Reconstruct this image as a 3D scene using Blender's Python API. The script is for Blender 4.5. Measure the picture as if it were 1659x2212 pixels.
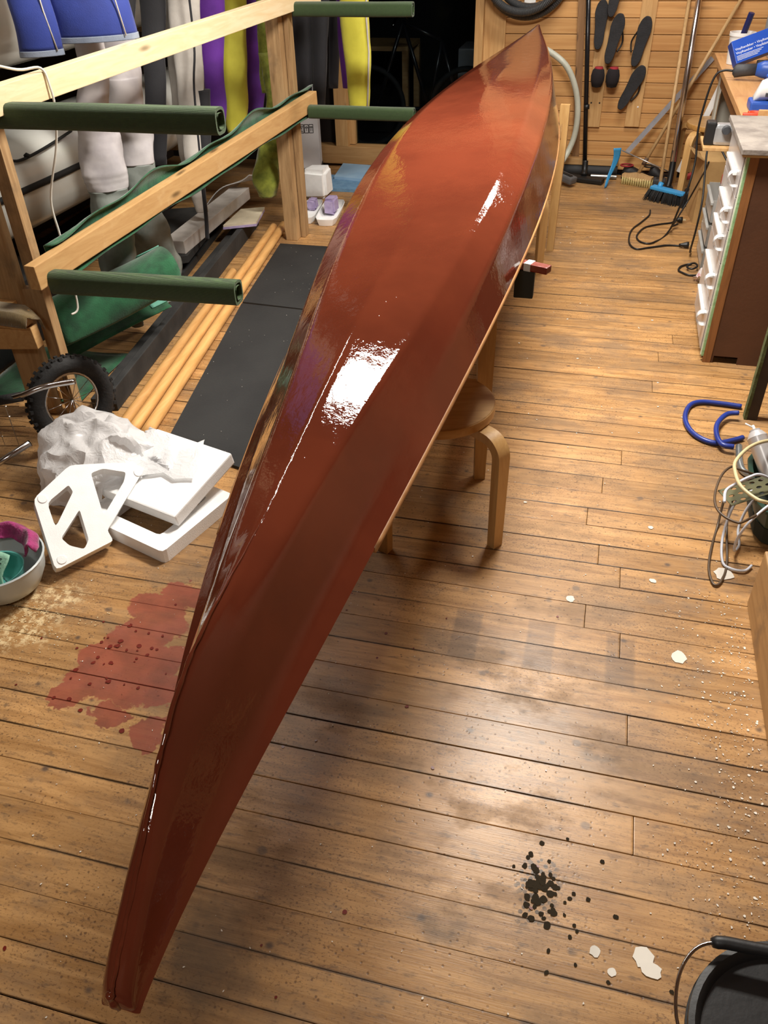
import bpy, bmesh, math, random
from mathutils import Vector, Matrix

for _o in list(bpy.data.objects):
    bpy.data.objects.remove(_o)
SC = bpy.context.scene
COL = SC.collection
PI = math.pi
R = random.Random(7)

# ------------------------------------------------------------------ camera, world, lights, exposure
cam_d = bpy.data.cameras.new('camera'); cam = bpy.data.objects.new('camera', cam_d); COL.objects.link(cam)
RT, DN, FW = (Vector((0.96893675, 0.24616877, -0.02371741)), Vector((0.13153184, -0.59416995, -0.7935121)), Vector((-0.20943007, 0.76574344, -0.60809212)))
cm = Matrix.Identity(4)
for i in range(3):
    cm[i][0] = RT[i]; cm[i][1] = -DN[i]; cm[i][2] = -FW[i]
cm[2][3] = 1.77
cam.matrix_world = cm
cam_d.sensor_fit = 'VERTICAL'; cam_d.sensor_height = 36.0; cam_d.lens = 1745.5 / 2212 * 36; cam_d.clip_start = 0.02
SC.camera = cam
w = bpy.data.worlds.new('world'); SC.world = w; w.use_nodes = True
w.node_tree.nodes['Background'].inputs[0].default_value = (0.10, 0.12, 0.16, 1)
w.node_tree.nodes['Background'].inputs[1].default_value = 0.03
SC.view_settings.view_transform = 'Standard'; SC.view_settings.look = 'None'; SC.view_settings.gamma = 1.0
SC.view_settings.use_curve_mapping = False
SC.view_settings.exposure = 0.08
CEIL = 2.95
# (x, y, z, size x, size y, watts): the ceiling lamps, the third an added fill behind the camera; each light sits in its lamp (builder further down)
LAMPS = [(-0.20, 3.17, 2.70, 0.90, 0.36, 146.0), (0.0, 5.55, 2.70, 1.00, 0.30, 40.0), (-0.42, -0.9, 2.70, 0.6, 0.36, 28.0), (-1.62, 3.1, 2.70, 0.07, 1.7, 16.0)]
LAMP_COL = (1.0, 0.95, 0.87)

# ------------------------------------------------------------------ helpers
ORG = {}            # world origin of each object, so that parts can be written in world coordinates
class MB:
    """collects shapes; build() links them as one mesh object"""
    def __init__(s): s.v = []; s.f = []; s.m = []; s.mi = 0
    def add(s, vs, fs):
        o = len(s.v); s.v += [tuple(v) for v in vs]
        for f in fs: s.f.append([o + i for i in f]); s.m.append(s.mi)
        return s
    def box(s, c, sz, rot=None, bev=0.0):
        x, y, z = sz[0] / 2, sz[1] / 2, sz[2] / 2
        if bev <= 0:
            vs = [Vector((a * x, b * y, d * z)) for a in (-1, 1) for b in (-1, 1) for d in (-1, 1)]
            fs = [(0, 1, 3, 2), (4, 6, 7, 5), (0, 4, 5, 1), (2, 3, 7, 6), (0, 2, 6, 4), (1, 5, 7, 3)]
        else:
            bm = bmesh.new(); bmesh.ops.create_cube(bm, size=1.0)
            for v in bm.verts: v.co = Vector((v.co.x * sz[0], v.co.y * sz[1], v.co.z * sz[2]))
            bmesh.ops.bevel(bm, geom=bm.edges[:], offset=bev, segments=2, profile=0.6, affect='EDGES')
            bm.verts.index_update()
            vs = [v.co.copy() for v in bm.verts]; fs = [[v.index for v in f.verts] for f in bm.faces]; bm.free()
        if rot is not None: vs = [rot @ v for v in vs]
        c = Vector(c)
        return s.add([v + c for v in vs], fs)
    def bx(s, x0, x1, y0, y1, z0, z1, bev=0.0):
        return s.box(((x0 + x1) / 2, (y0 + y1) / 2, (z0 + z1) / 2), (x1 - x0, y1 - y0, z1 - z0), None, bev)
    def beam(s, a, b, wd, ht, up=(0, 0, 1), bev=0.0):
        a, b = Vector(a), Vector(b); d = b - a; L = d.length; d.normalize()
        sx = d.cross(Vector(up)); sx.normalize(); u = sx.cross(d)
        rot = Matrix((sx, d, u)).transposed()
        return s.box((a + b) / 2, (wd, L, ht), rot, bev)
    def tube(s, pts, r, seg=8, cap=True, closed=False):
        pts = [Vector(p) for p in pts]; n = len(pts)
        rs = r if isinstance(r, (list, tuple)) else [r] * n
        tang = []
        for i in range(n):
            a = pts[(i - 1) % n] if (closed or i > 0) else pts[i]; b = pts[(i + 1) % n] if (closed or i < n - 1) else pts[i]
            t = b - a; tang.append(t.normalized() if t.length > 1e-9 else Vector((0, 0, 1)))
        ref = Vector((0, 0, 1)) if abs(tang[0].z) < 0.9 else Vector((1, 0, 0))
        u = tang[0].cross(ref).normalized(); rings = []
        for i in range(n):
            u = (u - tang[i] * u.dot(tang[i])); u.normalize(); w_ = tang[i].cross(u)
            rings.append([pts[i] + (u * math.cos(2 * PI * k / seg) + w_ * math.sin(2 * PI * k / seg)) * rs[i] for k in range(seg)])
        return s.loft(rings, cap and not closed, closed)
    def loft(s, rings, cap=True, closed=False):
        seg = len(rings[0]); vs = [p for r_ in rings for p in r_]; fs = []; n = len(rings)
        for i in range(n if closed else n - 1):
            j = (i + 1) % n
            for k in range(seg):
                k2 = (k + 1) % seg; fs.append((i * seg + k, i * seg + k2, j * seg + k2, j * seg + k))
        if cap: fs.append(tuple(range(seg))[::-1]); fs.append(tuple((n - 1) * seg + k for k in range(seg)))
        return s.add(vs, fs)
    def lathe(s, prof, c=(0, 0, 0), seg=24, rot=None):
        c = Vector(c); rings = []
        for r_, z in prof:
            ring = [Vector((r_ * math.cos(2 * PI * k / seg), r_ * math.sin(2 * PI * k / seg), z)) for k in range(seg)]
            if rot is not None: ring = [rot @ p for p in ring]
            rings.append([p + c for p in ring])
        return s.loft(rings, True)
    def prism(s, poly, n, th, ext=None):
        """flat polygon (3D points) given thickness along n"""
        n = Vector(n) * th; k = len(poly); a = [Vector(p) for p in poly]; b = [p - n for p in a]
        fs = [tuple(range(k)), tuple(range(2 * k - 1, k - 1, -1))] + [(i, k + i, k + (i + 1) % k, (i + 1) % k) for i in range(k)]
        return s.add(a + b, fs)
    def grid(s, fn, nu, nv):
        vs = [fn(i / nu, j / nv) for i in range(nu + 1) for j in range(nv + 1)]; m = nv + 1
        return s.add(vs, [(i * m + j, (i + 1) * m + j, (i + 1) * m + j + 1, i * m + j + 1) for i in range(nu) for j in range(nv)])
    def sheet(s, fn, nu, nv, th):
        """grid with thickness (second skin offset along the grid normals)"""
        m = nv + 1; P = [[Vector(fn(i / nu, j / nv)) for j in range(m)] for i in range(nu + 1)]; Q = []
        for i in range(nu + 1):
            row = []
            for j in range(m):
                du = P[min(i + 1, nu)][j] - P[max(i - 1, 0)][j]; dv = P[i][min(j + 1, nv)] - P[i][max(j - 1, 0)]
                nn = du.cross(dv); row.append(P[i][j] - (nn.normalized() * th if nn.length > 1e-12 else Vector((0, 0, th))))
            Q.append(row)
        N = (nu + 1) * m; vs = [p for r_ in P for p in r_] + [p for r_ in Q for p in r_]; fs = []
        for i in range(nu):
            for j in range(nv):
                a = (i * m + j, (i + 1) * m + j, (i + 1) * m + j + 1, i * m + j + 1); fs.append(a); fs.append(tuple(N + k for k in a[::-1]))
        ring = [(i, 0) for i in range(nu + 1)] + [(nu, j) for j in range(1, m)] + [(i, nv) for i in range(nu - 1, -1, -1)] + [(0, j) for j in range(nv - 1, 0, -1)]
        for k in range(len(ring)):
            a = ring[k]; b = ring[(k + 1) % len(ring)]; ia = a[0] * m + a[1]; ib = b[0] * m + b[1]
            fs.append((ib, ia, N + ia, N + ib))
        return s.add(vs, fs)
    def base(s):
        xs = [v[0] for v in s.v]; ys = [v[1] for v in s.v]; zs = [v[2] for v in s.v]
        return Vector(((min(xs) + max(xs)) / 2, (min(ys) + max(ys)) / 2, min(zs)))
    def build(s, name, mat, parent=None, smooth=False, org=None, angle=None):
        me = bpy.data.meshes.new(name)
        if org is None:
            org = Vector(ORG.get(parent.name, (0, 0, 0))) if parent is not None else s.base()
        org = Vector(org)
        me.from_pydata([tuple(Vector(v) - org) for v in s.v], [], s.f)
        for m_ in (mat if isinstance(mat, (list, tuple)) else [mat]): me.materials.append(m_)
        me.polygons.foreach_set('material_index', s.m)
        bm = bmesh.new(); bm.from_mesh(me); bmesh.ops.recalc_face_normals(bm, faces=bm.faces[:]); bm.to_mesh(me); bm.free()
        if smooth or angle:
            me.polygons.foreach_set('use_smooth', [True] * len(me.polygons))
            if angle: me.set_sharp_from_angle(angle=math.radians(angle))
        o = bpy.data.objects.new(name, me); COL.objects.link(o)
        if parent is not None: o.parent = parent
        else: o.location = org
        ORG[o.name] = tuple(org)
        return o

def thing(name, label, cat, loc, rotz=0, group=None):
    o = bpy.data.objects.new(name, None); COL.objects.link(o); o.location = loc; o.rotation_euler = (0, 0, rotz)
    ORG[o.name] = tuple(loc) if rotz == 0 else (0.0, 0.0, 0.0)
    return tag(o, label, cat, group)
def tag(o, label, cat, group=None):
    o['label'] = label; o['category'] = cat; o.empty_display_size = 0.1
    if group: o['group'] = group
    return o
def struct(o, label=None):
    o['kind'] = 'structure'
    if label: o['label'] = label
    return o
def inst(me, name, parent, loc, rot=(0, 0, 0), scale=(1, 1, 1)):
    """shared-mesh child placed in world coordinates under an unrotated parent"""
    o = bpy.data.objects.new(name, me); COL.objects.link(o); o.parent = parent
    p = Vector(ORG.get(parent.name, (0, 0, 0)))
    o.location = Vector(loc) - p; o.rotation_euler = rot; o.scale = scale
    return o
def dup(root, loc, rotz, label=None):
    r_ = root.copy(); COL.objects.link(r_); r_.location = loc; r_.rotation_euler = (0, 0, rotz)
    if label: r_['label'] = label
    for ch in list(root.children):
        c = ch.copy(); COL.objects.link(c); c.parent = r_
        for g in list(ch.children):
            d = g.copy(); COL.objects.link(d); d.parent = c
    return r_
def smooth_path(pts, k=6):
    """Catmull-Rom"""
    P = [Vector(p) for p in pts]; out = []
    for i in range(len(P) - 1):
        a = P[max(i - 1, 0)]; b = P[i]; c = P[i + 1]; d = P[min(i + 2, len(P) - 1)]
        for q in range(k):
            t = q / k
            out.append(0.5 * ((2 * b) + (c - a) * t + (2 * a - 5 * b + 4 * c - d) * t * t + (3 * b - a - 3 * c + d) * t ** 3))
    return out + [P[-1]]

# ------------------------------------------------------------------ materials
def s2l(c): return tuple(((v / 255) / 12.92 if v / 255 <= 0.04045 else ((v / 255 + 0.055) / 1.055) ** 2.4) for v in c) + (1.0,)
def base_mat(name):
    m = bpy.data.materials.new(name); m.use_nodes = True; nt = m.node_tree
    return m, nt, nt.nodes['Principled BSDF']
def N(nt, kind, **kw):
    n = nt.nodes.new(kind)
    for k, v in kw.items():
        if hasattr(n, k): setattr(n, k, v)
        else: n.inputs[k].default_value = v
    return n
def L(nt, a, b): nt.links.new(a, b)
def mixc(nt, fac, a, b, blend='MIX'):
    n = nt.nodes.new('ShaderNodeMix'); n.data_type = 'RGBA'; n.blend_type = blend
    for s_, v in ((0, fac), (6, a), (7, b)):
        if hasattr(v, 'is_linked') or hasattr(v, 'links'): nt.links.new(v, n.inputs[s_])
        else: n.inputs[s_].default_value = v
    return n.outputs[2]
def math_n(nt, op, a, b=None, clamp=False):
    n = nt.nodes.new('ShaderNodeMath'); n.operation = op; n.use_clamp = clamp
    for i, v in enumerate((a, b)):
        if v is None: continue
        if hasattr(v, 'links'): nt.links.new(v, n.inputs[i])
        else: n.inputs[i].default_value = v
    return n.outputs[0]
def ramp(nt, fac, a, b):
    n = nt.nodes.new('ShaderNodeMapRange'); n.interpolation_type = 'SMOOTHSTEP'
    n.inputs[1].default_value = a; n.inputs[2].default_value = b; nt.links.new(fac, n.inputs[0])
    return n.outputs[0]
def noise(nt, vec, scale, detail=4, rough=0.55, dist=0.0):
    n = N(nt, 'ShaderNodeTexNoise', Scale=scale, Detail=detail, Roughness=rough, Distortion=dist)
    if vec is not None: nt.links.new(vec, n.inputs['Vector'])
    return n.outputs[0]
def mapped(nt, src, scale=(1, 1, 1), loc=(0, 0, 0)):
    n = nt.nodes.new('ShaderNodeMapping'); n.inputs['Scale'].default_value = scale; n.inputs['Location'].default_value = loc
    nt.links.new(src, n.inputs['Vector']); return n.outputs[0]
def bump(nt, bs, h_, strength=0.3, dist=0.01):
    n = N(nt, 'ShaderNodeBump', Strength=strength, Distance=dist); nt.links.new(h_, n.inputs['Height']); nt.links.new(n.outputs[0], bs.inputs['Normal'])
def objco(nt): return nt.nodes.new('ShaderNodeTexCoord').outputs['Object']

def plain(name, c, c2=None, sc=6, rough=0.6, bmp=0.15, bsc=60, metal=0.0, coat=0.0, trans=0.0, spec=0.5, sheen=0.0, alpha=1.0):
    m, nt, b = base_mat(name); c = s2l(c); c2 = s2l(c2) if c2 else tuple(v * 0.8 for v in c[:3]) + (1,)
    co = objco(nt); L(nt, mixc(nt, ramp(nt, noise(nt, co, sc), 0.35, 0.7), c, c2), b.inputs['Base Color'])
    b.inputs['Roughness'].default_value = rough; b.inputs['Metallic'].default_value = metal; b.inputs['Coat Weight'].default_value = coat
    b.inputs['Coat Roughness'].default_value = 0.08; b.inputs['Specular IOR Level'].default_value = spec
    b.inputs['Transmission Weight'].default_value = trans; b.inputs['Sheen Weight'].default_value = sheen; b.inputs['Alpha'].default_value = alpha
    if bmp > 0: bump(nt, b, noise(nt, co, bsc, 3), bmp, 0.004)
    return m
def wood(name, c, c2, axis='Z', rough=0.55, sc=1.0, knots=True, coat=0.0, wear=None):
    m, nt, b = base_mat(name); c = s2l(c); c2 = s2l(c2); co = objco(nt)
    oi = nt.nodes.new('ShaderNodeObjectInfo').outputs['Random']
    off = nt.nodes.new('ShaderNodeVectorMath'); off.operation = 'ADD'; L(nt, co, off.inputs[0])
    cb = nt.nodes.new('ShaderNodeCombineXYZ'); k_ = math_n(nt, 'MULTIPLY', oi, 13.0)
    for i in range(3): L(nt, k_, cb.inputs[i])
    L(nt, cb.outputs[0], off.inputs[1]); co2 = off.outputs[0]
    st = {'X': (1.2, 14, 14), 'Y': (14, 1.2, 14), 'Z': (14, 14, 1.2)}[axis]; st = tuple(v * sc for v in st)
    g = noise(nt, mapped(nt, co2, st), 3.0, 6, 0.6, 1.2)
    fine = noise(nt, mapped(nt, co2, tuple(v * 6 for v in st)), 3.0, 3, 0.5)
    f = math_n(nt, 'ADD', math_n(nt, 'MULTIPLY', ramp(nt, g, 0.3, 0.72), 0.75), math_n(nt, 'MULTIPLY', fine, 0.25))
    colr = mixc(nt, f, c, c2)
    if knots:
        v = N(nt, 'ShaderNodeTexVoronoi', Scale=1.0); L(nt, mapped(nt, co2, tuple(q * (0.9 if q > 5 else 2.6) for q in st)), v.inputs['Vector'])
        kn = ramp(nt, v.outputs['Distance'], 0.16, 0.05)
        colr = mixc(nt, kn, colr, tuple(q * 0.35 for q in c2[:3]) + (1,))
    if wear:
        wn = ramp(nt, noise(nt, co2, 5.0, 5, 0.65), 0.55, 0.72); colr = mixc(nt, math_n(nt, 'MULTIPLY', wn, 0.6), colr, s2l(wear))
    tone = math_n(nt, 'ADD', math_n(nt, 'MULTIPLY', oi, 0.25), 0.87)
    hs = N(nt, 'ShaderNodeHueSaturation'); L(nt, tone, hs.inputs['Value']); L(nt, colr, hs.inputs['Color'])
    L(nt, hs.outputs[0], b.inputs['Base Color']); b.inputs['Roughness'].default_value = rough; b.inputs['Coat Weight'].default_value = coat
    b.inputs['Coat Roughness'].default_value = 0.25
    bump(nt, b, fine, 0.12, 0.003)
    return m
def ribbed(name, c, c2, axis, freq=120, rough=0.95):
    """needle-felt carpet with fine ribs"""
    m, nt, b = base_mat(name); co = objco(nt); c = s2l(c); c2 = s2l(c2)
    wv = N(nt, 'ShaderNodeTexWave', Scale=freq, Distortion=0.6, Detail=1.0); wv.bands_direction = axis; L(nt, co, wv.inputs['Vector'])
    n1 = noise(nt, co, 60, 4, 0.7)
    f = math_n(nt, 'ADD', math_n(nt, 'MULTIPLY', wv.outputs['Fac'], 0.45), math_n(nt, 'MULTIPLY', n1, 0.55))
    colr = mixc(nt, f, c2, c)
    sp = ramp(nt, noise(nt, co, 220, 2), 0.74, 0.78); colr = mixc(nt, math_n(nt, 'MULTIPLY', sp, 0.35), colr, (0.5, 0.5, 0.45, 1))
    L(nt, colr, b.inputs['Base Color']); b.inputs['Roughness'].default_value = rough; b.inputs['Sheen Weight'].default_value = 0.25
    bump(nt, b, math_n(nt, 'ADD', wv.outputs['Fac'], n1), 0.5, 0.004)
    return m
def clear(name, tint=(0.9, 0.92, 0.92), rough=0.08, mixf=0.25, body=1.0):
    """thin clear plastic or glass: see-through with surface gloss"""
    m, nt, b = base_mat(name); b.inputs['Base Color'].default_value = tuple(v * body for v in tint) + (1,); b.inputs['Roughness'].default_value = rough
    t = N(nt, 'ShaderNodeBsdfTransparent'); t.inputs[0].default_value = tint + (1,)
    mx = nt.nodes.new('ShaderNodeMixShader'); lw = N(nt, 'ShaderNodeLayerWeight', Blend=0.25)
    f = math_n(nt, 'ADD', math_n(nt, 'MULTIPLY', lw.outputs['Fresnel'], 0.8), mixf, True)
    L(nt, f, mx.inputs[0]); L(nt, t.outputs[0], mx.inputs[1]); L(nt, b.outputs[0], mx.inputs[2])
    L(nt, mx.outputs[0], nt.nodes['Material Output'].inputs['Surface'])
    return m

# ------------------------------------------------------------------ measured data (metres)
KAYAK = {"b1": [0.025, 0.017, 0.026, 0.05, 0.085, 0.134, 0.179, 0.209, 0.214, 0.187, 0.137, 0.076, 0.01], "b2": [0.022, 0.032, 0.06, 0.103, 0.153, 0.203, 0.251, 0.281, 0.282, 0.256, 0.201, 0.118, 0.009], "bs": [0.029, 0.042, 0.082, 0.138, 0.192, 0.242, 0.283, 0.31, 0.314, 0.295, 0.242, 0.15, 0.015], "zk": [0.646, 0.732, 0.879, 0.909, 0.949, 0.995, 1.026, 1.063, 1.091, 1.102, 1.076, 1.066, 1.073], "z1": [0.619, 0.729, 0.827, 0.89, 0.928, 0.97, 1.016, 1.06, 1.088, 1.088, 1.072, 1.062, 1.069], "z2": [0.611, 0.664, 0.719, 0.777, 0.837, 0.904, 0.971, 1.023, 1.049, 1.055, 1.054, 1.053, 1.062], "zs": [0.604, 0.639, 0.694, 0.752, 0.799, 0.833, 0.852, 0.856, 0.847, 0.832, 0.83, 0.865, 0.945], "A": [-0.49, 0.344], "B": [-0.529, 6.119], "roll": -0.0566}
LEGS = {"wader_a": [[-2.22, 3.545, 1.187, 0.061], [-2.22, 3.464, 1.055, 0.071], [-2.22, 3.463, 0.923, 0.094], [-2.22, 3.442, 0.789, 0.101], [-2.22, 3.438, 0.688, 0.086], [-2.22, 3.408, 0.526, 0.088], [-2.22, 3.388, 0.354, 0.085], [-2.22, 3.373, 0.219, 0.075], [-2.22, 3.395, 0.087, 0.053], [-2.22, 3.44, 0.022, 0.024]], "wader_b": [[-2.27, 3.848, 1.139, 0.087], [-2.27, 3.824, 0.985, 0.089], [-2.27, 3.863, 0.831, 0.086], [-2.27, 3.825, 0.688, 0.081], [-2.27, 3.794, 0.561, 0.071], [-2.27, 3.821, 0.388, 0.097], [-2.27, 3.859, 0.226, 0.106], [-2.27, 3.855, 0.125, 0.096], [-2.27, 3.775, 0.025, 0.076], [-2.27, 3.713, -0.056, 0.051]], "black_a": [[-2.45, 4.71, 1.4, 0.087], [-2.45, 4.623, 1.129, 0.076], [-2.45, 4.542, 0.867, 0.072], [-2.45, 4.448, 0.57, 0.06]], "white_a": [[-2.32, 4.721, 1.399, 0.099], [-2.32, 4.675, 1.212, 0.095], [-2.32, 4.652, 1.036, 0.09], [-2.32, 4.597, 0.788, 0.079], [-2.32, 4.536, 0.554, 0.061], [-2.32, 4.518, 0.376, 0.048], [-2.32, 4.543, 0.233, 0.039], [-2.32, 4.532, 0.024, 0.02]], "purple_a": [[-2.4, 5.184, 1.362, 0.101], [-2.4, 5.171, 1.153, 0.083], [-2.4, 5.125, 0.939, 0.064], [-2.4, 5.115, 0.761, 0.061], [-2.4, 5.056, 0.601, 0.055]], "yellow_a": [[-2.36, 5.469, 1.363, 0.085], [-2.36, 5.4, 1.127, 0.086], [-2.36, 5.331, 0.908, 0.091], [-2.36, 5.305, 0.727, 0.083], [-2.36, 5.276, 0.554, 0.06]], "purple_b": [[-2.38, 5.813, 1.336, 0.075], [-2.38, 5.77, 1.083, 0.069], [-2.38, 5.757, 0.841, 0.071], [-2.38, 5.679, 0.628, 0.057], [-2.38, 5.606, 0.511, 0.045]], "lime_a": [[-2.28, 5.803, 1.287, 0.06], [-2.28, 5.748, 1.087, 0.052], [-2.28, 5.716, 0.877, 0.053], [-2.28, 5.675, 0.717, 0.039]], "lime_b": [[-2.2, 5.574, 0.736, 0.046], [-2.2, 5.525, 0.577, 0.07], [-2.2, 5.385, 0.406, 0.078], [-2.2, 5.293, 0.252, 0.086], [-2.2, 5.287, 0.148, 0.055]]}
LEGSY = {"bk1": [[-2.013, 5.75, 1.315, 0.066], [-2.023, 5.75, 1.139, 0.067], [-2.032, 5.75, 0.929, 0.064], [-2.043, 5.75, 0.622, 0.044]], "bk2": [[-1.891, 5.75, 1.314, 0.065], [-1.904, 5.75, 1.14, 0.062], [-1.92, 5.75, 0.93, 0.055], [-1.944, 5.75, 0.61, 0.041]], "bk3": [[-1.84, 5.9, 1.302, 0.039], [-1.858, 5.9, 1.018, 0.04], [-1.884, 5.9, 0.713, 0.035]], "ye": [[-1.619, 5.6, 1.349, 0.092], [-1.629, 5.6, 1.157, 0.095], [-1.616, 5.6, 0.981, 0.091], [-1.615, 5.6, 0.797, 0.078], [-1.618, 5.6, 0.656, 0.07]], "pu": [[-1.746, 5.75, 1.289, 0.038], [-1.749, 5.75, 1.037, 0.039], [-1.739, 5.75, 0.742, 0.031]]}
CORDS = {"cordA": [[0.569, 5.198, 0.006], [0.51, 5.221, 0.006], [0.428, 5.214, 0.006], [0.318, 5.152, 0.006], [0.25, 5.115, 0.006], [0.21, 5.191, 0.006], [0.203, 5.327, 0.006], [0.221, 5.483, 0.006], [0.276, 5.633, 0.006], [0.327, 5.788, 0.006], [0.359, 6.052, 0.006], [0.38, 6.275, 0.006]], "cordB": [[0.54, 5.68, 0.006], [0.467, 5.657, 0.006], [0.378, 5.604, 0.006], [0.296, 5.524, 0.006], [0.251, 5.371, 0.006], [0.263, 5.268, 0.006], [0.313, 5.226, 0.006], [0.36, 5.269, 0.006], [0.433, 5.43, 0.006], [0.529, 5.774, 0.006], [0.621, 6.204, 0.006]], "loopC": [[0.594, 4.723, 0.006], [0.556, 4.723, 0.006], [0.52, 4.766, 0.006], [0.495, 4.776, 0.006], [0.508, 4.859, 0.006], [0.551, 4.904, 0.006], [0.59, 4.912, 0.006]], "hose": [[0.69, 3.251, 0.012], [0.613, 3.259, 0.012], [0.529, 3.257, 0.012], [0.48, 3.215, 0.012], [0.457, 3.116, 0.012], [0.468, 3.025, 0.012], [0.505, 2.961, 0.012], [0.564, 2.932, 0.012], [0.627, 2.963, 0.012], [0.673, 2.997, 0.012]], "hose2": [[0.678, 3.201, 0.03], [0.619, 3.139, 0.03], [0.577, 3.055, 0.03], [0.568, 2.963, 0.03], [0.584, 2.897, 0.03], [0.626, 2.889, 0.03]], "brown": [[0.575, 2.463, 0.2], [0.547, 2.476, 0.2], [0.513, 2.421, 0.2], [0.486, 2.321, 0.2], [0.48, 2.243, 0.2], [0.497, 2.192, 0.2], [0.536, 2.162, 0.2], [0.564, 2.176, 0.2]], "brown2": [[0.566, 2.507, 0.02], [0.538, 2.392, 0.02], [0.509, 2.258, 0.02], [0.496, 2.16, 0.02], [0.502, 2.093, 0.02], [0.515, 2.08, 0.02], [0.533, 2.111, 0.02], [0.554, 2.196, 0.02], [0.56, 2.319, 0.02], [0.566, 2.507, 0.02]], "whitec": [[0.648, 2.182, 0.02], [0.605, 2.168, 0.02], [0.563, 2.17, 0.02], [0.54, 2.205, 0.02], [0.542, 2.265, 0.02], [0.564, 2.371, 0.02], [0.615, 2.449, 0.02], [0.674, 2.503, 0.02]], "whitec2": [[0.496, 2.204, 0.24], [0.505, 2.269, 0.24], [0.539, 2.315, 0.24], [0.586, 2.365, 0.24], [0.623, 2.384, 0.24]], "cream": [[0.649, 2.536, 0.28], [0.588, 2.485, 0.28], [0.536, 2.389, 0.28], [0.528, 2.32, 0.28], [0.538, 2.245, 0.28], [0.573, 2.19, 0.28], [0.604, 2.173, 0.28]]}
FLOOR_MARKS = {"red": [[-1.12, 1.658], [-1.202, 1.596], [-1.136, 1.528], [-1.196, 1.464], [-1.102, 1.4], [-1.227, 1.38], [-1.217, 1.283], [-1.274, 1.218], [-1.117, 1.288], [-1.031, 1.291], [-1.121, 1.179], [-0.982, 1.14]], "boxes": [[-0.223, 1.698], [-0.003, 1.7], [0.228, 1.689]], "dark": [[0.064, 0.964], [-0.608, 0.644], [0.178, 1.34], [-0.15, 0.829], [0.316, 4.402], [0.168, 5.933], [-0.336, 2.306]], "saw": [[-1.556, 1.452], [-1.563, 1.39], [-1.547, 1.539]], "white": [[0.542, 2.147, 30], [0.293, 0.868, 22], [0.307, 0.848, 22], [0.195, 0.858, 12], [0.23, 0.824, 10], [0.321, 2.063, 12], [0.071, 1.921, 14], [0.392, 1.745, 24], [0.316, 2.342, 9], [-0.122, 2.396, 6]]}
FOAM_A = {"outer": [[-1.691, 1.788, 0.205], [-1.557, 1.634, 0.05], [-1.449, 1.813, 0.05], [-1.476, 1.832, 0.076], [-1.449, 2.085, 0.164], [-1.483, 2.082, 0.185], [-1.549, 2.031, 0.209], [-1.644, 1.949, 0.24]], "holes": [[[-1.654, 1.802, 0.185], [-1.623, 1.89, 0.201], [-1.604, 1.879, 0.184], [-1.605, 1.748, 0.13]], [[-1.582, 1.966, 0.205], [-1.557, 2.003, 0.203], [-1.494, 2.037, 0.174], [-1.488, 2.005, 0.157], [-1.501, 1.866, 0.108]], [[-1.58, 1.729, 0.105], [-1.572, 1.801, 0.129], [-1.568, 1.841, 0.143], [-1.511, 1.772, 0.076], [-1.512, 1.739, 0.062], [-1.552, 1.723, 0.083]]], "n": [0.533, -0.324, 0.781]}

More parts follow.
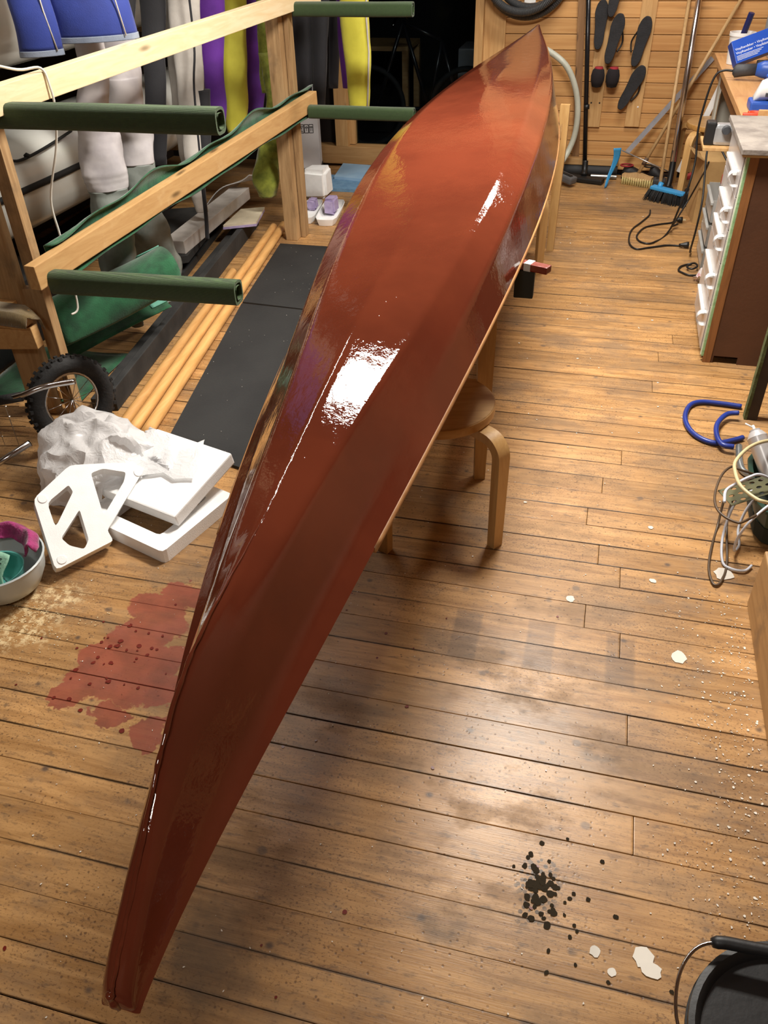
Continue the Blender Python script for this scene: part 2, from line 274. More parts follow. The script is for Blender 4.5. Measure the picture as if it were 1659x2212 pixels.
# ------------------------------------------------------------------ the setting
def floor_material():
    m, nt, b = base_mat('worn_floorboards'); geo = nt.nodes.new('ShaderNodeNewGeometry'); pos = geo.outputs['Position']
    oi = nt.nodes.new('ShaderNodeObjectInfo').outputs['Random']
    cb = nt.nodes.new('ShaderNodeCombineXYZ'); L(nt, math_n(nt, 'MULTIPLY', oi, 37.0), cb.inputs[0]); L(nt, math_n(nt, 'MULTIPLY', oi, 11.0), cb.inputs[1])
    ad = nt.nodes.new('ShaderNodeVectorMath'); L(nt, pos, ad.inputs[0]); L(nt, cb.outputs[0], ad.inputs[1]); pp = ad.outputs[0]
    g = noise(nt, mapped(nt, pp, (1.4, 16, 1)), 2.0, 6, 0.62, 1.0)
    fine = noise(nt, mapped(nt, pp, (7, 150, 1)), 2.0, 3, 0.6)
    c = mixc(nt, ramp(nt, g, 0.3, 0.75), s2l((192, 148, 96)), s2l((150, 109, 64)))
    c = mixc(nt, math_n(nt, 'MULTIPLY', ramp(nt, fine, 0.5, 0.8), 0.35), c, s2l((120, 76, 40)))
    hs = N(nt, 'ShaderNodeHueSaturation'); L(nt, math_n(nt, 'ADD', math_n(nt, 'MULTIPLY', oi, 0.3), 0.85), hs.inputs['Value']); L(nt, c, hs.inputs['Color']); c = hs.outputs[0]
    # grime, worn traffic marks, knots, drips; dirt packed along the plank edges
    oc = nt.nodes.new('ShaderNodeTexCoord'); sy = nt.nodes.new('ShaderNodeSeparateXYZ'); L(nt, oc.outputs['Object'], sy.inputs[0])
    ed = ramp(nt, math_n(nt, 'ADD', math_n(nt, 'ABSOLUTE', sy.outputs[1]), math_n(nt, 'MULTIPLY', noise(nt, mapped(nt, pos, (20, 20, 1)), 2.0, 4, 0.7), 0.006)), 0.0492, 0.0528); ed = math_n(nt, 'MULTIPLY', ed, ramp(nt, noise(nt, mapped(nt, pos, (0.9, 6, 1)), 1.7, 3, 0.6), 0.42, 0.6)); c = mixc(nt, math_n(nt, 'MULTIPLY', ed, 0.8), c, s2l((44, 30, 20)))
    gr = ramp(nt, noise(nt, mapped(nt, pos, (1.0, 1.6, 1)), 2.6, 6, 0.7), 0.46, 0.66); c = mixc(nt, math_n(nt, 'MULTIPLY', gr, 0.55), c, s2l((112, 92, 72)))
    sm = ramp(nt, noise(nt, mapped(nt, pos, (8, 26, 1)), 2.0, 4, 0.7), 0.55, 0.7); c = mixc(nt, math_n(nt, 'MULTIPLY', sm, 0.6), c, s2l((88, 70, 56)))
    v = N(nt, 'ShaderNodeTexVoronoi', Scale=1.0); L(nt, mapped(nt, pos, (9, 11, 1)), v.inputs['Vector'])
    kn = math_n(nt, 'MULTIPLY', ramp(nt, v.outputs['Distance'], 0.13, 0.03), ramp(nt, noise(nt, pos, 7.0, 2), 0.46, 0.52)); c = mixc(nt, math_n(nt, 'MULTIPLY', kn, 0.8), c, s2l((74, 62, 56)))
    v2 = N(nt, 'ShaderNodeTexVoronoi', Scale=55.0); L(nt, pos, v2.inputs['Vector'])
    pit = math_n(nt, 'MULTIPLY', ramp(nt, v2.outputs['Distance'], 0.22, 0.08), ramp(nt, noise(nt, pos, 5.0, 3), 0.42, 0.55)); c = mixc(nt, math_n(nt, 'MULTIPLY', pit, 0.7), c, s2l((82, 54, 36)))
    pale = ramp(nt, noise(nt, mapped(nt, pos, (5, 60, 1), (3, 1, 0)), 1.6, 4, 0.7), 0.68, 0.76); c = mixc(nt, math_n(nt, 'MULTIPLY', pale, 0.45), c, s2l((222, 180, 122)))
    big = ramp(nt, noise(nt, mapped(nt, pos, (0.8, 1.1, 1), (5, 2, 0)), 1.3, 5, 0.75), 0.48, 0.62); c = mixc(nt, math_n(nt, 'MULTIPLY', big, 0.35), c, s2l((104, 88, 72)))
    dark = ramp(nt, noise(nt, mapped(nt, pos, (14, 40, 1), (1, 7, 0)), 1.5, 5, 0.75), 0.62, 0.7); c = mixc(nt, math_n(nt, 'MULTIPLY', dark, 0.5), c, s2l((74, 56, 44)))
    spk = ramp(nt, noise(nt, mapped(nt, pos, (1, 1.5, 1)), 130.0, 3, 0.6), 0.56, 0.63); spk = math_n(nt, 'MULTIPLY', spk, ramp(nt, noise(nt, pos, 3.0, 3), 0.35, 0.6)); c = mixc(nt, math_n(nt, 'MULTIPLY', spk, 0.6), c, s2l((92, 62, 40)))
    scr = ramp(nt, noise(nt, mapped(nt, pos, (24, 130, 1), (2, 9, 0)), 1.6, 3, 0.7), 0.68, 0.74); c = mixc(nt, math_n(nt, 'MULTIPLY', scr, 0.5), c, s2l((66, 48, 36)))
    v5 = N(nt, 'ShaderNodeTexVoronoi', Scale=1.0); L(nt, mapped(nt, pos, (6.5, 7.5, 1), (0.3, 0.7, 0)), v5.inputs['Vector'])
    kn2 = math_n(nt, 'MULTIPLY', ramp(nt, math_n(nt, 'ADD', v5.outputs['Distance'], math_n(nt, 'MULTIPLY', noise(nt, pos, 40, 3), 0.06)), 0.135, 0.08), ramp(nt, noise(nt, pos, 4.0, 2), 0.40, 0.5)); c = mixc(nt, math_n(nt, 'MULTIPLY', kn2, 0.6), c, s2l((84, 74, 68)))
    # stains and dark blotches with a shape of their own; the ragged outline comes from a distorted coordinate
    nz = N(nt, 'ShaderNodeTexNoise', Scale=9.0, Detail=4.0, Roughness=0.65); L(nt, pos, nz.inputs['Vector'])
    dv = nt.nodes.new('ShaderNodeVectorMath'); dv.operation = 'MULTIPLY_ADD'; L(nt, nz.outputs['Color'], dv.inputs[0]); dv.inputs[1].default_value = (0.16, 0.16, 0); dv.inputs[2].default_value = (-0.08, -0.08, 0)
    dp = nt.nodes.new('ShaderNodeVectorMath'); L(nt, pos, dp.inputs[0]); L(nt, dv.outputs[0], dp.inputs[1]); dpos = dp.outputs[0]
    def blob(src, x, y, rx, ry, rot=0.0, soft=0.06, box=False):
        mp = nt.nodes.new('ShaderNodeMapping'); mp.vector_type = 'TEXTURE'; mp.inputs['Location'].default_value = (x, y, 0); mp.inputs['Rotation'].default_value = (0, 0, rot); mp.inputs['Scale'].default_value = (rx, ry, 1000)
        L(nt, src, mp.inputs['Vector'])
        if box:
            ab = nt.nodes.new('ShaderNodeVectorMath'); ab.operation = 'ABSOLUTE'; L(nt, mp.outputs[0], ab.inputs[0])
            sp = nt.nodes.new('ShaderNodeSeparateXYZ'); L(nt, ab.outputs[0], sp.inputs[0]); d = math_n(nt, 'MAXIMUM', sp.outputs[0], sp.outputs[1])
        else:
            ln = nt.nodes.new('ShaderNodeVectorMath'); ln.operation = 'LENGTH'; L(nt, mp.outputs[0], ln.inputs[0]); d = ln.outputs['Value']
        return ramp(nt, d, 1.0 + soft, 1.0 - soft)
    red = None
    for i, (x, y) in enumerate(FLOOR_MARKS['red']):
        k = blob(dpos, x, y, 0.088 if i not in (7, 10, 11) else 0.055, 0.068 if i not in (7, 10, 11) else 0.042)
        red = k if red is None else math_n(nt, 'MAXIMUM', red, k)
    rn = ramp(nt, noise(nt, pos, 30, 4, 0.7), 0.66, 0.72)
    redc = mixc(nt, ramp(nt, noise(nt, pos, 12, 4), 0.35, 0.7), s2l((150, 76, 58)), s2l((122, 62, 48)))
    redc = mixc(nt, rn, redc, s2l((96, 30, 22)))
    c = mixc(nt, math_n(nt, 'MULTIPLY', red, 0.88), c, redc)
    for x, y in FLOOR_MARKS['boxes']:
        c = mixc(nt, math_n(nt, 'MULTIPLY', blob(pos, x, y, 0.04, 0.1, 0.0, 0.15, True), 0.42), c, s2l((84, 66, 52)))
    x, y = FLOOR_MARKS['dark'][0]
    v3 = N(nt, 'ShaderNodeTexVoronoi', Scale=85.0); L(nt, pos, v3.inputs['Vector'])
    dots = math_n(nt, 'MULTIPLY', ramp(nt, v3.outputs['Distance'], 0.5, 0.4), blob(dpos, x, y, 0.05, 0.075, 0.0, 0.4)); c = mixc(nt, math_n(nt, 'MULTIPLY', dots, 0.85), c, s2l((56, 46, 34)))
    for (x, y), rx, ry, k in zip(FLOOR_MARKS['dark'][1:], (0.085, 0.05, 0.06, 0.3, 0.4, 0.2), (0.11, 0.02, 0.03, 0.1, 0.2, 0.2), (0.6, 0.5, 0.4, 0.25, 0.35, 0.3)):  # soft-edged grey-brown blotches darkening the boards
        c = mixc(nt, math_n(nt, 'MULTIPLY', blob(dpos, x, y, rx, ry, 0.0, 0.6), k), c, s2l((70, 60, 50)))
    sn = ramp(nt, noise(nt, pos, 38, 5, 0.7), 0.46, 0.6); saw = None
    for x, y in FLOOR_MARKS['saw']:
        k = blob(dpos, x, y, 0.11, 0.06, 0.35, 0.6); saw = k if saw is None else math_n(nt, 'MAXIMUM', saw, k)
    c = mixc(nt, math_n(nt, 'MULTIPLY', math_n(nt, 'MULTIPLY', saw, sn), 0.8), c, s2l((232, 208, 162)))
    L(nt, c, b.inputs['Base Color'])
    L(nt, math_n(nt, 'ADD', math_n(nt, 'MULTIPLY', gr, 0.2), 0.36), b.inputs['Roughness']); b.inputs['Specular IOR Level'].default_value = 0.4
    bump(nt, b, math_n(nt, 'ADD', fine, math_n(nt, 'MULTIPLY', pit, -1.0)), 0.12, 0.003)
    return m
M_floor = floor_material()
M_black = plain('black_void', (14, 13, 12), rough=0.9, bmp=0)
sub = MB().bx(-3.7, 2.1, -2.3, 6.85, -0.08, -0.022).build('floor', plain('dark_subfloor', (22, 15, 10), rough=0.95)); struct(sub, 'worn varnished plank floor of the workshop')
PW, P0 = 0.1013, 0.488
known = {16: 0.148, 15: 0.22, 13: 0.12, 12: 0.226, 9: 0.252, 20: 0.145, 22: 0.21, 28: 0.33, 33: 0.43, 6: 0.27, 18: 0.10, 31: 0.36}
plank_mesh = {}
def plank(x0, x1, y0, dz):
    key = (round(x1 - x0, 1))
    if key not in plank_mesh:
        mb = MB(); mb.box((0, 0, 0), (1.0, PW, 0.022), None, 0.0012); o = mb.build('plank', M_floor, sub, org=(0, 0, 0)); plank_mesh[key] = o.data; bpy.data.objects.remove(o)
    inst(plank_mesh[key], 'plank', sub, ((x0 + x1) / 2, y0 + PW / 2, -0.011 + dz), (0, 0, 0), (x1 - x0 - 0.0015, 1 - R.choice((0.006, 0.01, 0.015, 0.028, 0.036)), 1))
for k in range(-9, 63):
    y0 = P0 + PW * k
    if y0 + PW > 6.8: break
    cuts = [-3.65]
    if k >= 0: cuts += [known.get(k, R.uniform(0.62, 1.7) if k % 3 else R.uniform(-2.9, -2.2))]
    cuts += [2.05]
    for a, c_ in zip(cuts[:-1], cuts[1:]): plank(a, c_, y0, R.uniform(-0.0012, 0.0))

M_wallwood = wood('pine_wall_boards', (205, 158, 100), (172, 120, 66), 'X', 0.55, 0.6)
wb = MB().bx(-1.03, 2.1, 6.80, 6.9, 0.0, CEIL).bx(-3.7, -2.15, 6.80, 6.9, 0, CEIL).bx(-2.15, -1.03, 6.80, 6.9, 2.2, CEIL).build('wall_back', plain('wall_core', (60, 40, 24), rough=0.9))
struct(wb, 'back wall of horizontal pine boards')
bd = None
for i in range(27):
    z0 = 0.032 + 0.1005 * i
    for a, c_ in ((-1.03, 2.1),):
        if bd is None:
            o = MB().box((0, 0, 0), (1.0, 0.02, 0.097), None, 0.004).build('board', M_wallwood, wb, org=(0, 0, 0)); bd = o.data; bpy.data.objects.remove(o)
        inst(bd, 'board', wb, ((a + c_) / 2, 6.79, z0 + 0.05), (0, 0, 0), (c_ - a - 0.002, 1, 1))
MB().bx(-3.66, -2.15, 6.778, 6.80, 0.0, CEIL).build('shade_sheet', plain('shade_sheet_brown', (38, 30, 26), rough=0.9), wb)  # dark sheet added to stand for the shade behind the suits
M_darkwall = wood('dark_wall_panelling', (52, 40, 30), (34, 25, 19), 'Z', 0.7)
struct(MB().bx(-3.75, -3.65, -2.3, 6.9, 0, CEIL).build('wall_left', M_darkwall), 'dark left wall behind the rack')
struct(MB().bx(2.05, 2.15, -2.3, 6.9, 0, CEIL).build('wall_right', wood('pine_wall_right', (150, 114, 76), (120, 88, 54), 'Y', 0.6)), 'right wall beyond the workbench')
struct(MB().bx(-3.7, 2.1, -2.4, -2.3, 0, CEIL).build('wall_front', wood('pine_wall_front', (120, 92, 62), (94, 70, 44), 'X', 0.6)), 'wall behind the photographer')
struct(MB().bx(-3.7, 2.1, -2.3, 6.9, CEIL, CEIL + 0.08).build('ceiling', wood('ceiling_boards', (176, 142, 102), (150, 116, 78), 'X', 0.7, 0.6)), 'brown board ceiling above the workshop')
M_trim = wood('plain_spruce', (204, 164, 110), (178, 134, 82), 'Z', 0.55, 0.8)
M_trimx = wood('plain_spruce_x', (198, 158, 106), (172, 128, 78), 'X', 0.55, 0.8)
# glazed opening onto the unlit store room
win = MB().bx(-1.045, -0.985, 6.70, 6.80, 0.16, 2.25).bx(-2.06, -1.985, 6.72, 6.80, 0.16, 2.25).bx(-2.15, -0.985, 6.70, 6.80, 2.15, 2.25).build('window_1', M_trim); struct(win, 'black window of the unlit store room')
MB().bx(-1.99, -1.04, 6.765, 6.772, 0.16, 2.16).build('pane', clear('night_glass', (0.7, 0.74, 0.76), 0.02, 0.02, 0.0), win)
MB().bx(-2.6, -0.95, 6.66, 6.80, 0.022, 0.155, 0.003).build('window_sill', M_trimx, win)
struct(MB().bx(-0.985, -0.83, 6.755, 6.779, 0.0, 2.3, 0.002).build('trim_1', M_trim), 'pale upright board beside the window')
struct(MB().bx(-2.13, -2.03, 6.66, 6.715, 0.155, 2.3, 0.002).build('trim_2', M_trim), 'tan upright plank at the left of the window')
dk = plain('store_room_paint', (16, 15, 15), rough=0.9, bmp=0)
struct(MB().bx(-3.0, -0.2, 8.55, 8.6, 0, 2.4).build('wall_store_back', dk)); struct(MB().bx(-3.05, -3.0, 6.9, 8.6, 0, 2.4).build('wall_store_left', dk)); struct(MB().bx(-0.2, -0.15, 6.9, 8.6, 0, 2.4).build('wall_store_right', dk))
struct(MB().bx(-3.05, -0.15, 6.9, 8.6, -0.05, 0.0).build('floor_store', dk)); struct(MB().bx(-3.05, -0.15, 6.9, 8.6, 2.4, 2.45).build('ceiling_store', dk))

# ------------------------------------------------------------------ lamps
def lamp(i, x, y, z, sx, sy, watts, label):
    t = thing('ceiling_lamp', label, 'lamp', (x, y, z))
    MB().bx(x - sx / 2 - 0.02, x + sx / 2 + 0.02, y - sy / 2 - 0.02, y + sy / 2 + 0.02, z + 0.012, z + 0.075, 0.01).build('housing', plain('lamp_housing', (225, 225, 220), rough=0.4, bmp=0), t)
    for k in (-1, 1): MB().tube([(x + k * sx * 0.4, y, z + 0.07), (x + k * sx * 0.4, y, CEIL - 0.001)], 0.005, 6).build('hanger', plain('lamp_wire', (120, 120, 120), rough=0.4, bmp=0), t)
    ld = bpy.data.lights.new('lamp_light', 'AREA'); ld.shape = 'RECTANGLE'; ld.size = sx; ld.size_y = sy; ld.energy = watts; ld.color = LAMP_COL
    lo = bpy.data.objects.new('lamp_light', ld); COL.objects.link(lo); lo.parent = t; lo.location = (0, 0, 0.005)
for i, (a, lb) in enumerate(zip(LAMPS, ('wide tube ceiling lamp above the middle of the kayak', 'wide tube ceiling lamp above the far end of the kayak', 'unseen fill lamp added behind the camera to brighten the near floor', 'long narrow tube lamp hanging above the boat rack'))): lamp(i, *a, lb)  # third one is an added fill lamp, out of view

# ------------------------------------------------------------------ kayak, upside down on two chairs
def spline(vals, t):
    n = len(vals); hh = 1.0 / (n - 1)
    if not hasattr(spline, 'c'): spline.c = {}
    key = tuple(vals)
    if key not in spline.c:
        m = [0.0] * n; cp = [0.0] * n; dp = [0.0] * n
        for i in range(1, n - 1):
            d = 6 * (vals[i + 1] - 2 * vals[i] + vals[i - 1]) / hh ** 2; den = 4 - cp[i - 1]; cp[i] = 1 / den; dp[i] = (d - dp[i - 1]) / den
        for i in range(n - 2, 0, -1): m[i] = dp[i] - cp[i] * m[i + 1]
        spline.c[key] = m
    m = spline.c[key]; i = min(int(t / hh), n - 2); a = ((i + 1) * hh - t) / hh; b_ = 1 - a
    return a * vals[i] + b_ * vals[i + 1] + ((a ** 3 - a) * m[i] + (b_ ** 3 - b_) * m[i + 1]) * hh * hh / 6
def hull_paint():
    m, nt, b = base_mat('wet_red_brown_paint'); co = objco(nt)
    n1 = noise(nt, co, 3.0, 4, 0.6)
    c = mixc(nt, ramp(nt, n1, 0.3, 0.7), s2l((103, 47, 30)), s2l((90, 40, 26)))
    L(nt, c, b.inputs['Base Color']); b.inputs['Roughness'].default_value = 0.6; b.inputs['Specular IOR Level'].default_value = 0.0; b.inputs['Coat Weight'].default_value = 1.0; b.inputs['Coat Roughness'].default_value = 0.025; b.inputs['Coat IOR'].default_value = 1.52
    n2 = noise(nt, mapped(nt, co, (1, 0.55, 1)), 26.0, 3, 0.55); n3 = noise(nt, co, 230.0, 2, 0.5); v = N(nt, 'ShaderNodeTexVoronoi', Scale=34.0); L(nt, co, v.inputs['Vector'])
    dots = ramp(nt, v.outputs['Distance'], 0.075, 0.03)
    hgt = math_n(nt, 'ADD', math_n(nt, 'ADD', math_n(nt, 'MULTIPLY', n2, 0.9), math_n(nt, 'MULTIPLY', n3, 0.10)), math_n(nt, 'MULTIPLY', dots, 0.12))
    bp = N(nt, 'ShaderNodeBump', Strength=0.2, Distance=0.006); L(nt, hgt, bp.inputs['Height'])
    L(nt, bp.outputs[0], b.inputs['Coat Normal'])
    return m
M_hull = hull_paint()
K = KAYAK
kt = thing('kayak', 'long upturned hard-chine kayak with freshly painted glossy red-brown hull', 'kayak', (K['A'][0], 2.9, 0.6))
NST = 160
hull = MB(); deck = MB(); rings = []; dr = []
def pt(s_, b_, z): 
    w_ = s_ ** 1.6
    zz = z - 0.85; cr, sr = math.cos(K['roll']), math.sin(K['roll'])          # the boat leans a little on its chairs
    return Vector((K['A'][0] * (1 - w_) + K['B'][0] * w_ + b_ * cr + zz * sr, K['A'][1] * (1 - w_) + K['B'][1] * w_, 0.85 + zz * cr - b_ * sr))
for i in range(NST + 1):
    s_ = i / NST
    b1, b2, bs = (max(0.004, spline(K[k], s_)) for k in ('b1', 'b2', 'bs')); zk, z1, z2, zs = (spline(K[k], s_) for k in ('zk', 'z1', 'z2', 'zs'))
    z1 = min(z1, zk - 0.002); z2 = min(z2, z1 - 0.003); zs = min(zs, z2 - 0.005)
    half = [Vector((0, zk)), Vector((b1, z1)), Vector((b2, z2)), Vector((bs, zs))]
    rr = 0.009 if s_ > 0.3 else 0.009 + 0.014 * (1 - s_ / 0.3)
    prof = []
    allp = [Vector((-p.x, p.y)) for p in half[::-1]] + half[1:]
    for j, p in enumerate(allp):
        if j in (0, len(allp) - 1): prof.append(p); continue
        a = allp[j - 1] - p; c_ = allp[j + 1] - p; ra = min(rr, a.length * 0.45); rc = min(rr, c_.length * 0.45)
        A_ = p + a.normalized() * ra; C_ = p + c_.normalized() * rc
        # flat panel points just outside the rounded chine keep the panels flat
        A2 = p + a.normalized() * min(ra + 0.006, a.length * 0.48); C2 = p + c_.normalized() * min(rc + 0.006, c_.length * 0.48)
        prof += [A2, A_, A_ * 0.25 + p * 0.5 + C_ * 0.25, C_, C2]
    rings.append([pt(s_, p.x, p.y) for p in prof])
    dr.append([pt(s_, bs * k / 4, zs - 0.012 + 0.012 * abs(k / 4) ** 2) for k in range(-4, 5)])
cen0 = sum(rings[0], Vector()) / len(rings[0])
rings = [[cen0 + (p - cen0) * k_ + Vector((0, d_, 0)) for p in rings[0]] for k_, d_ in ((0.45, -0.004), (0.8, -0.003), (0.94, -0.0015))] + rings
NR = len(rings) - 1
n_ = len(rings[0])
hull.add([p for r_ in rings for p in r_], [(i * n_ + j, i * n_ + j + 1, (i + 1) * n_ + j + 1, (i + 1) * n_ + j) for i in range(NR) for j in range(n_ - 1)] + [tuple(range(n_)), tuple(NR * n_ + k for k in range(n_))])
hull.build('hull', M_hull, kt, angle=55)
deck.add([p for r_ in dr for p in r_], [(i * 9 + j, (i + 1) * 9 + j, (i + 1) * 9 + j + 1, i * 9 + j + 1) for i in range(NST) for j in range(8)])
deck.build('deck', wood('deck_plywood', (196, 150, 98), (160, 112, 66), 'Y', 0.5), kt, smooth=True)
M_gun = wood('gunwale_pine', (190, 140, 88), (150, 100, 58), 'Y', 0.5)
for sd in (-1, 1):
    g = MB(); pts = []
    for i in range(46, NST + 1):
        s_ = i / NST; bs = max(0.004, spline(K['bs'], s_)); pts.append(pt(s_, sd * (bs - 0.004), spline(K['zs'], s_) - 0.006 if s_ < 0.98 else spline(K['zs'], s_)))
    g.tube(pts, 0.0085, 6).build('gunwale', M_gun, kt, smooth=True)
# beaded paint seam down the stem
seam = MB(); pts = []; rs = []
for i in range(0, 46):
    s_ = i / NST; pts.append(pt(s_, 0.0006 * math.sin(i * 1.7), spline(K['zk'], s_) - 0.0015)); rs.append((0.0028 + 0.0014 * abs(math.sin(i * 2.3 + math.sin(i)))) * min(1, (46 - i) / 20))
seam.tube(smooth_path(pts, 3), [rs[min(int(k / 3), len(rs) - 1)] for k in range(len(pts) * 3 - 2)], 7).build('stem_seam', M_hull, kt, smooth=True)
# drip lump at the stem head
MB().tube(smooth_path([pt(0.004, -0.002, K['zk'][0] + 0.002), pt(0.0, -0.003, K['zk'][0] - 0.008) + Vector((0, -0.003, 0)), pt(0.0, 0.0, K['zk'][0] - 0.022) + Vector((0, -0.004, 0)), pt(0.0, 0.002, K['zs'][0] + 0.006) + Vector((0, -0.003, 0))], 4), [0.004, 0.006, 0.007, 0.006, 0.005, 0.005, 0.006, 0.007, 0.006, 0.005, 0.004, 0.004, 0.003], 8).build('stem_drip', M_hull, kt, smooth=True)
# wooden stub with a wrap of tape sticking out below the gunwale
st_y = 3.86
def gun_at(y):
    s_ = ((y - K['A'][1]) / (K['B'][1] - K['A'][1])) ** (1 / 1.6); return pt(s_, spline(K['bs'], s_), spline(K['zs'], s_))
gp = gun_at(2.46)
stub = MB().beam(gp + Vector((-0.08, 0.03, -0.018)), gp + Vector((0.085, -0.035, -0.018)), 0.034, 0.022, bev=0.004).build('stub', plain('red_painted_wood', (118, 34, 22), rough=0.25, coat=0.6), kt); stub['label'] = 'short red painted wooden stub'
MB().beam(gp + Vector((0.012, -0.006, -0.018)), gp + Vector((0.034, -0.014, -0.018)), 0.037, 0.025, bev=0.003).build('tape', plain('grey_tape', (205, 208, 206), rough=0.5), stub)
MB().box(gp + Vector((0.012, -0.005, -0.075)), (0.06, 0.03, 0.09), None, 0.004).build('clamp_block', plain('dark_green_block', (30, 36, 32), rough=0.7), stub)

# ------------------------------------------------------------------ bentwood chairs and stool
M_birch = wood('birch', (200, 162, 106), (176, 134, 80), 'Z', 0.42, 0.8, False, 0.15)
M_seat = wood('birch_seat', (190, 152, 102), (160, 122, 76), 'X', 0.42, 0.8, False, 0.15, (150, 118, 84))
M_edge = wood('birch_edge', (200, 154, 88), (174, 124, 62), 'X', 0.42, 0.8, False, 0.2)
def bent_leg(mb, x, y, dx, dy, top, wd=0.05, th=0.032):
    """L-leg: vertical, then bent inwards along (dx, dy) under the seat"""
    d = Vector((dx, dy, 0)).normalized(); side = Vector((-d.y, d.x, 0)); rad = 0.075; pts = [(0.0, 0.0), (0.0, top - rad)]
    for k in range(1, 9):
        a = PI / 2 * k / 8; pts.append((rad - rad * math.cos(a), top - rad + rad * math.sin(a)))
    pts.append((0.15, top)); rings_ = []
    for i, (u, z) in enumerate(pts):
        a = pts[max(i - 1, 0)]; b_ = pts[min(i + 1, len(pts) - 1)]; t = Vector((b_[0] - a[0], b_[1] - a[1])).normalized(); nrm = Vector((-t.y, t.x))
        wz = wd * (0.8 + 0.2 * min(1, z / top)); c = Vector((x, y, 0)) + d * u + Vector((0, 0, z)); ring = []
        for p, q in ((-1, 0), (-1, 1), (1, 1), (1, 0)):
            off = nrm * (-q * th); ring.append(c + side * p * wz / 2 + d * off.x + Vector((0, 0, off.y)))
        rings_.append(ring)
    mb.loft(rings_)
def make_chair(name, label, cat, back=True, group=None):
    t = thing(name, label, cat, (0, 0, 0), 0.0, group); ORG[t.name] = (0, 0, 0)
    MB().lathe([(0.001, 0.424), (0.186, 0.424), (0.19, 0.428), (0.19, 0.456), (0.186, 0.46), (0.001, 0.46)], (0, 0, 0), 48).build('seat', [M_seat], t, angle=40)
    MB().lathe([(0.1902, 0.427), (0.1915, 0.43), (0.1915, 0.454), (0.1902, 0.457)], (0, 0, 0), 48).build('seat_edge', M_edge, t, angle=40)
    for sx in (-1, 1):
        mb = MB(); bent_leg(mb, sx * 0.196, -0.208, -sx * 0.6, 0.8, 0.424); mb.build('leg', M_birch, t, angle=50)
        if back:
            mb = MB(); mb.loft([[Vector((sx * 0.188 + a * wz, 0.205 + lean + b_ * 0.016, z)) for a, b_ in ((-1, -1), (1, -1), (1, 1), (-1, 1))] for z, wz, lean in ((0.0, 0.02, 0.0), (0.40, 0.026, 0.0), (0.60, 0.03, 0.01), (0.81, 0.026, 0.03))]); mb.build('leg', M_birch, t)
        else:
            mb = MB(); bent_leg(mb, sx * 0.196, 0.208, -sx * 0.6, -0.8, 0.424); mb.build('leg', M_birch, t, angle=50)
    if back:
        MB().sheet(lambda u, v: (-0.185 + 0.37 * u, 0.19 + 0.03 * (0.64 + 0.15 * v - 0.6) / 0.2 + 0.02 * math.sin(PI * u), 0.64 + 0.125 * v), 12, 3, 0.012).build('backrest', M_seat, t, angle=40)
        for z in (0.40,): MB().bx(-0.17, 0.17, 0.195, 0.215, z - 0.045, z + 0.015, 0.003).build('rail', M_birch, t)
    return t
ch = make_chair('bentwood_chair', 'round-seated birch chair carrying the forward half of the kayak', 'chair')
ch.location = (-0.432, 2.267, 0); ch.rotation_euler = (0, 0, math.radians(16.7))
c2 = dup(ch, (-0.468, 4.83, 0), math.radians(-4.8), 'round-seated birch chair carrying the far half of the kayak'); c2.scale = (1, 1, 1.0)
st = make_chair('bentwood_stool', 'round birch stool standing by the brooms against the back wall', 'stool', False)
st.location = (0.70, 6.44, 0); st.rotation_euler = (0, 0, 0.1)

# ------------------------------------------------------------------ boat rack on the left
M_post = wood('aged_rack_post', (190, 156, 112), (148, 114, 76), 'Z', 0.65, 0.8, True, 0.0, (128, 104, 76))
M_rail = wood('new_spruce_rail', (246, 228, 190), (234, 206, 158), 'Y', 0.55, 0.7)
M_rail2 = wood('used_pine_rail', (214, 172, 116), (192, 146, 92), 'Y', 0.55, 0.7, True, 0.0, (220, 184, 134))
M_gfeltX = ribbed('green_felt_carpet', (62, 88, 42), (24, 40, 18), 'Z', 150)
M_green = plain('green_carpet', (34, 92, 58), (22, 64, 40), 14, 0.95, 0.5, 160, sheen=0.3)
M_teal = plain('carpet_backing_teal', (112, 172, 152), (92, 150, 130), 8, 0.9, 0.3, 90)
rk = thing('boat_rack', 'timber boat rack of posts, rails and green carpeted arms along the left side', 'rack', (-2.0, 3.8, 0))
def post(bs_, h_):
    for a in bs_: MB().bx(*a, 0.0, h_, 0.003).build('post', M_post, rk)
post([(-2.30, -2.175, 2.60, 2.65), (-2.135, -2.080, 2.615, 2.665)], 2.1)
MB().bx(-2.18, -2.12, 2.62, 2.66, 0.45, 0.56, 0.002).build('spacer_block', M_post, rk)
post([(-1.945, -1.865, 4.90, 5.0), (-1.862, -1.834, 4.97, 5.05)], 2.1)
for z in (0.30, 0.62, 1.05): MB().bx(-1.868, -1.842, 4.98, 5.03, z, z + 0.16, 0.002).build('spacer_block', M_post, rk)
MB().beam((-2.045, 2.10, 1.238), (-1.78, 5.36, 1.312), 0.045, 0.088, bev=0.003).build('rail', M_rail, rk)
MB().beam((-2.030, 2.52, 0.652), (-1.767, 5.13, 0.788), 0.048, 0.094, bev=0.004).build('rail', M_rail2, rk)
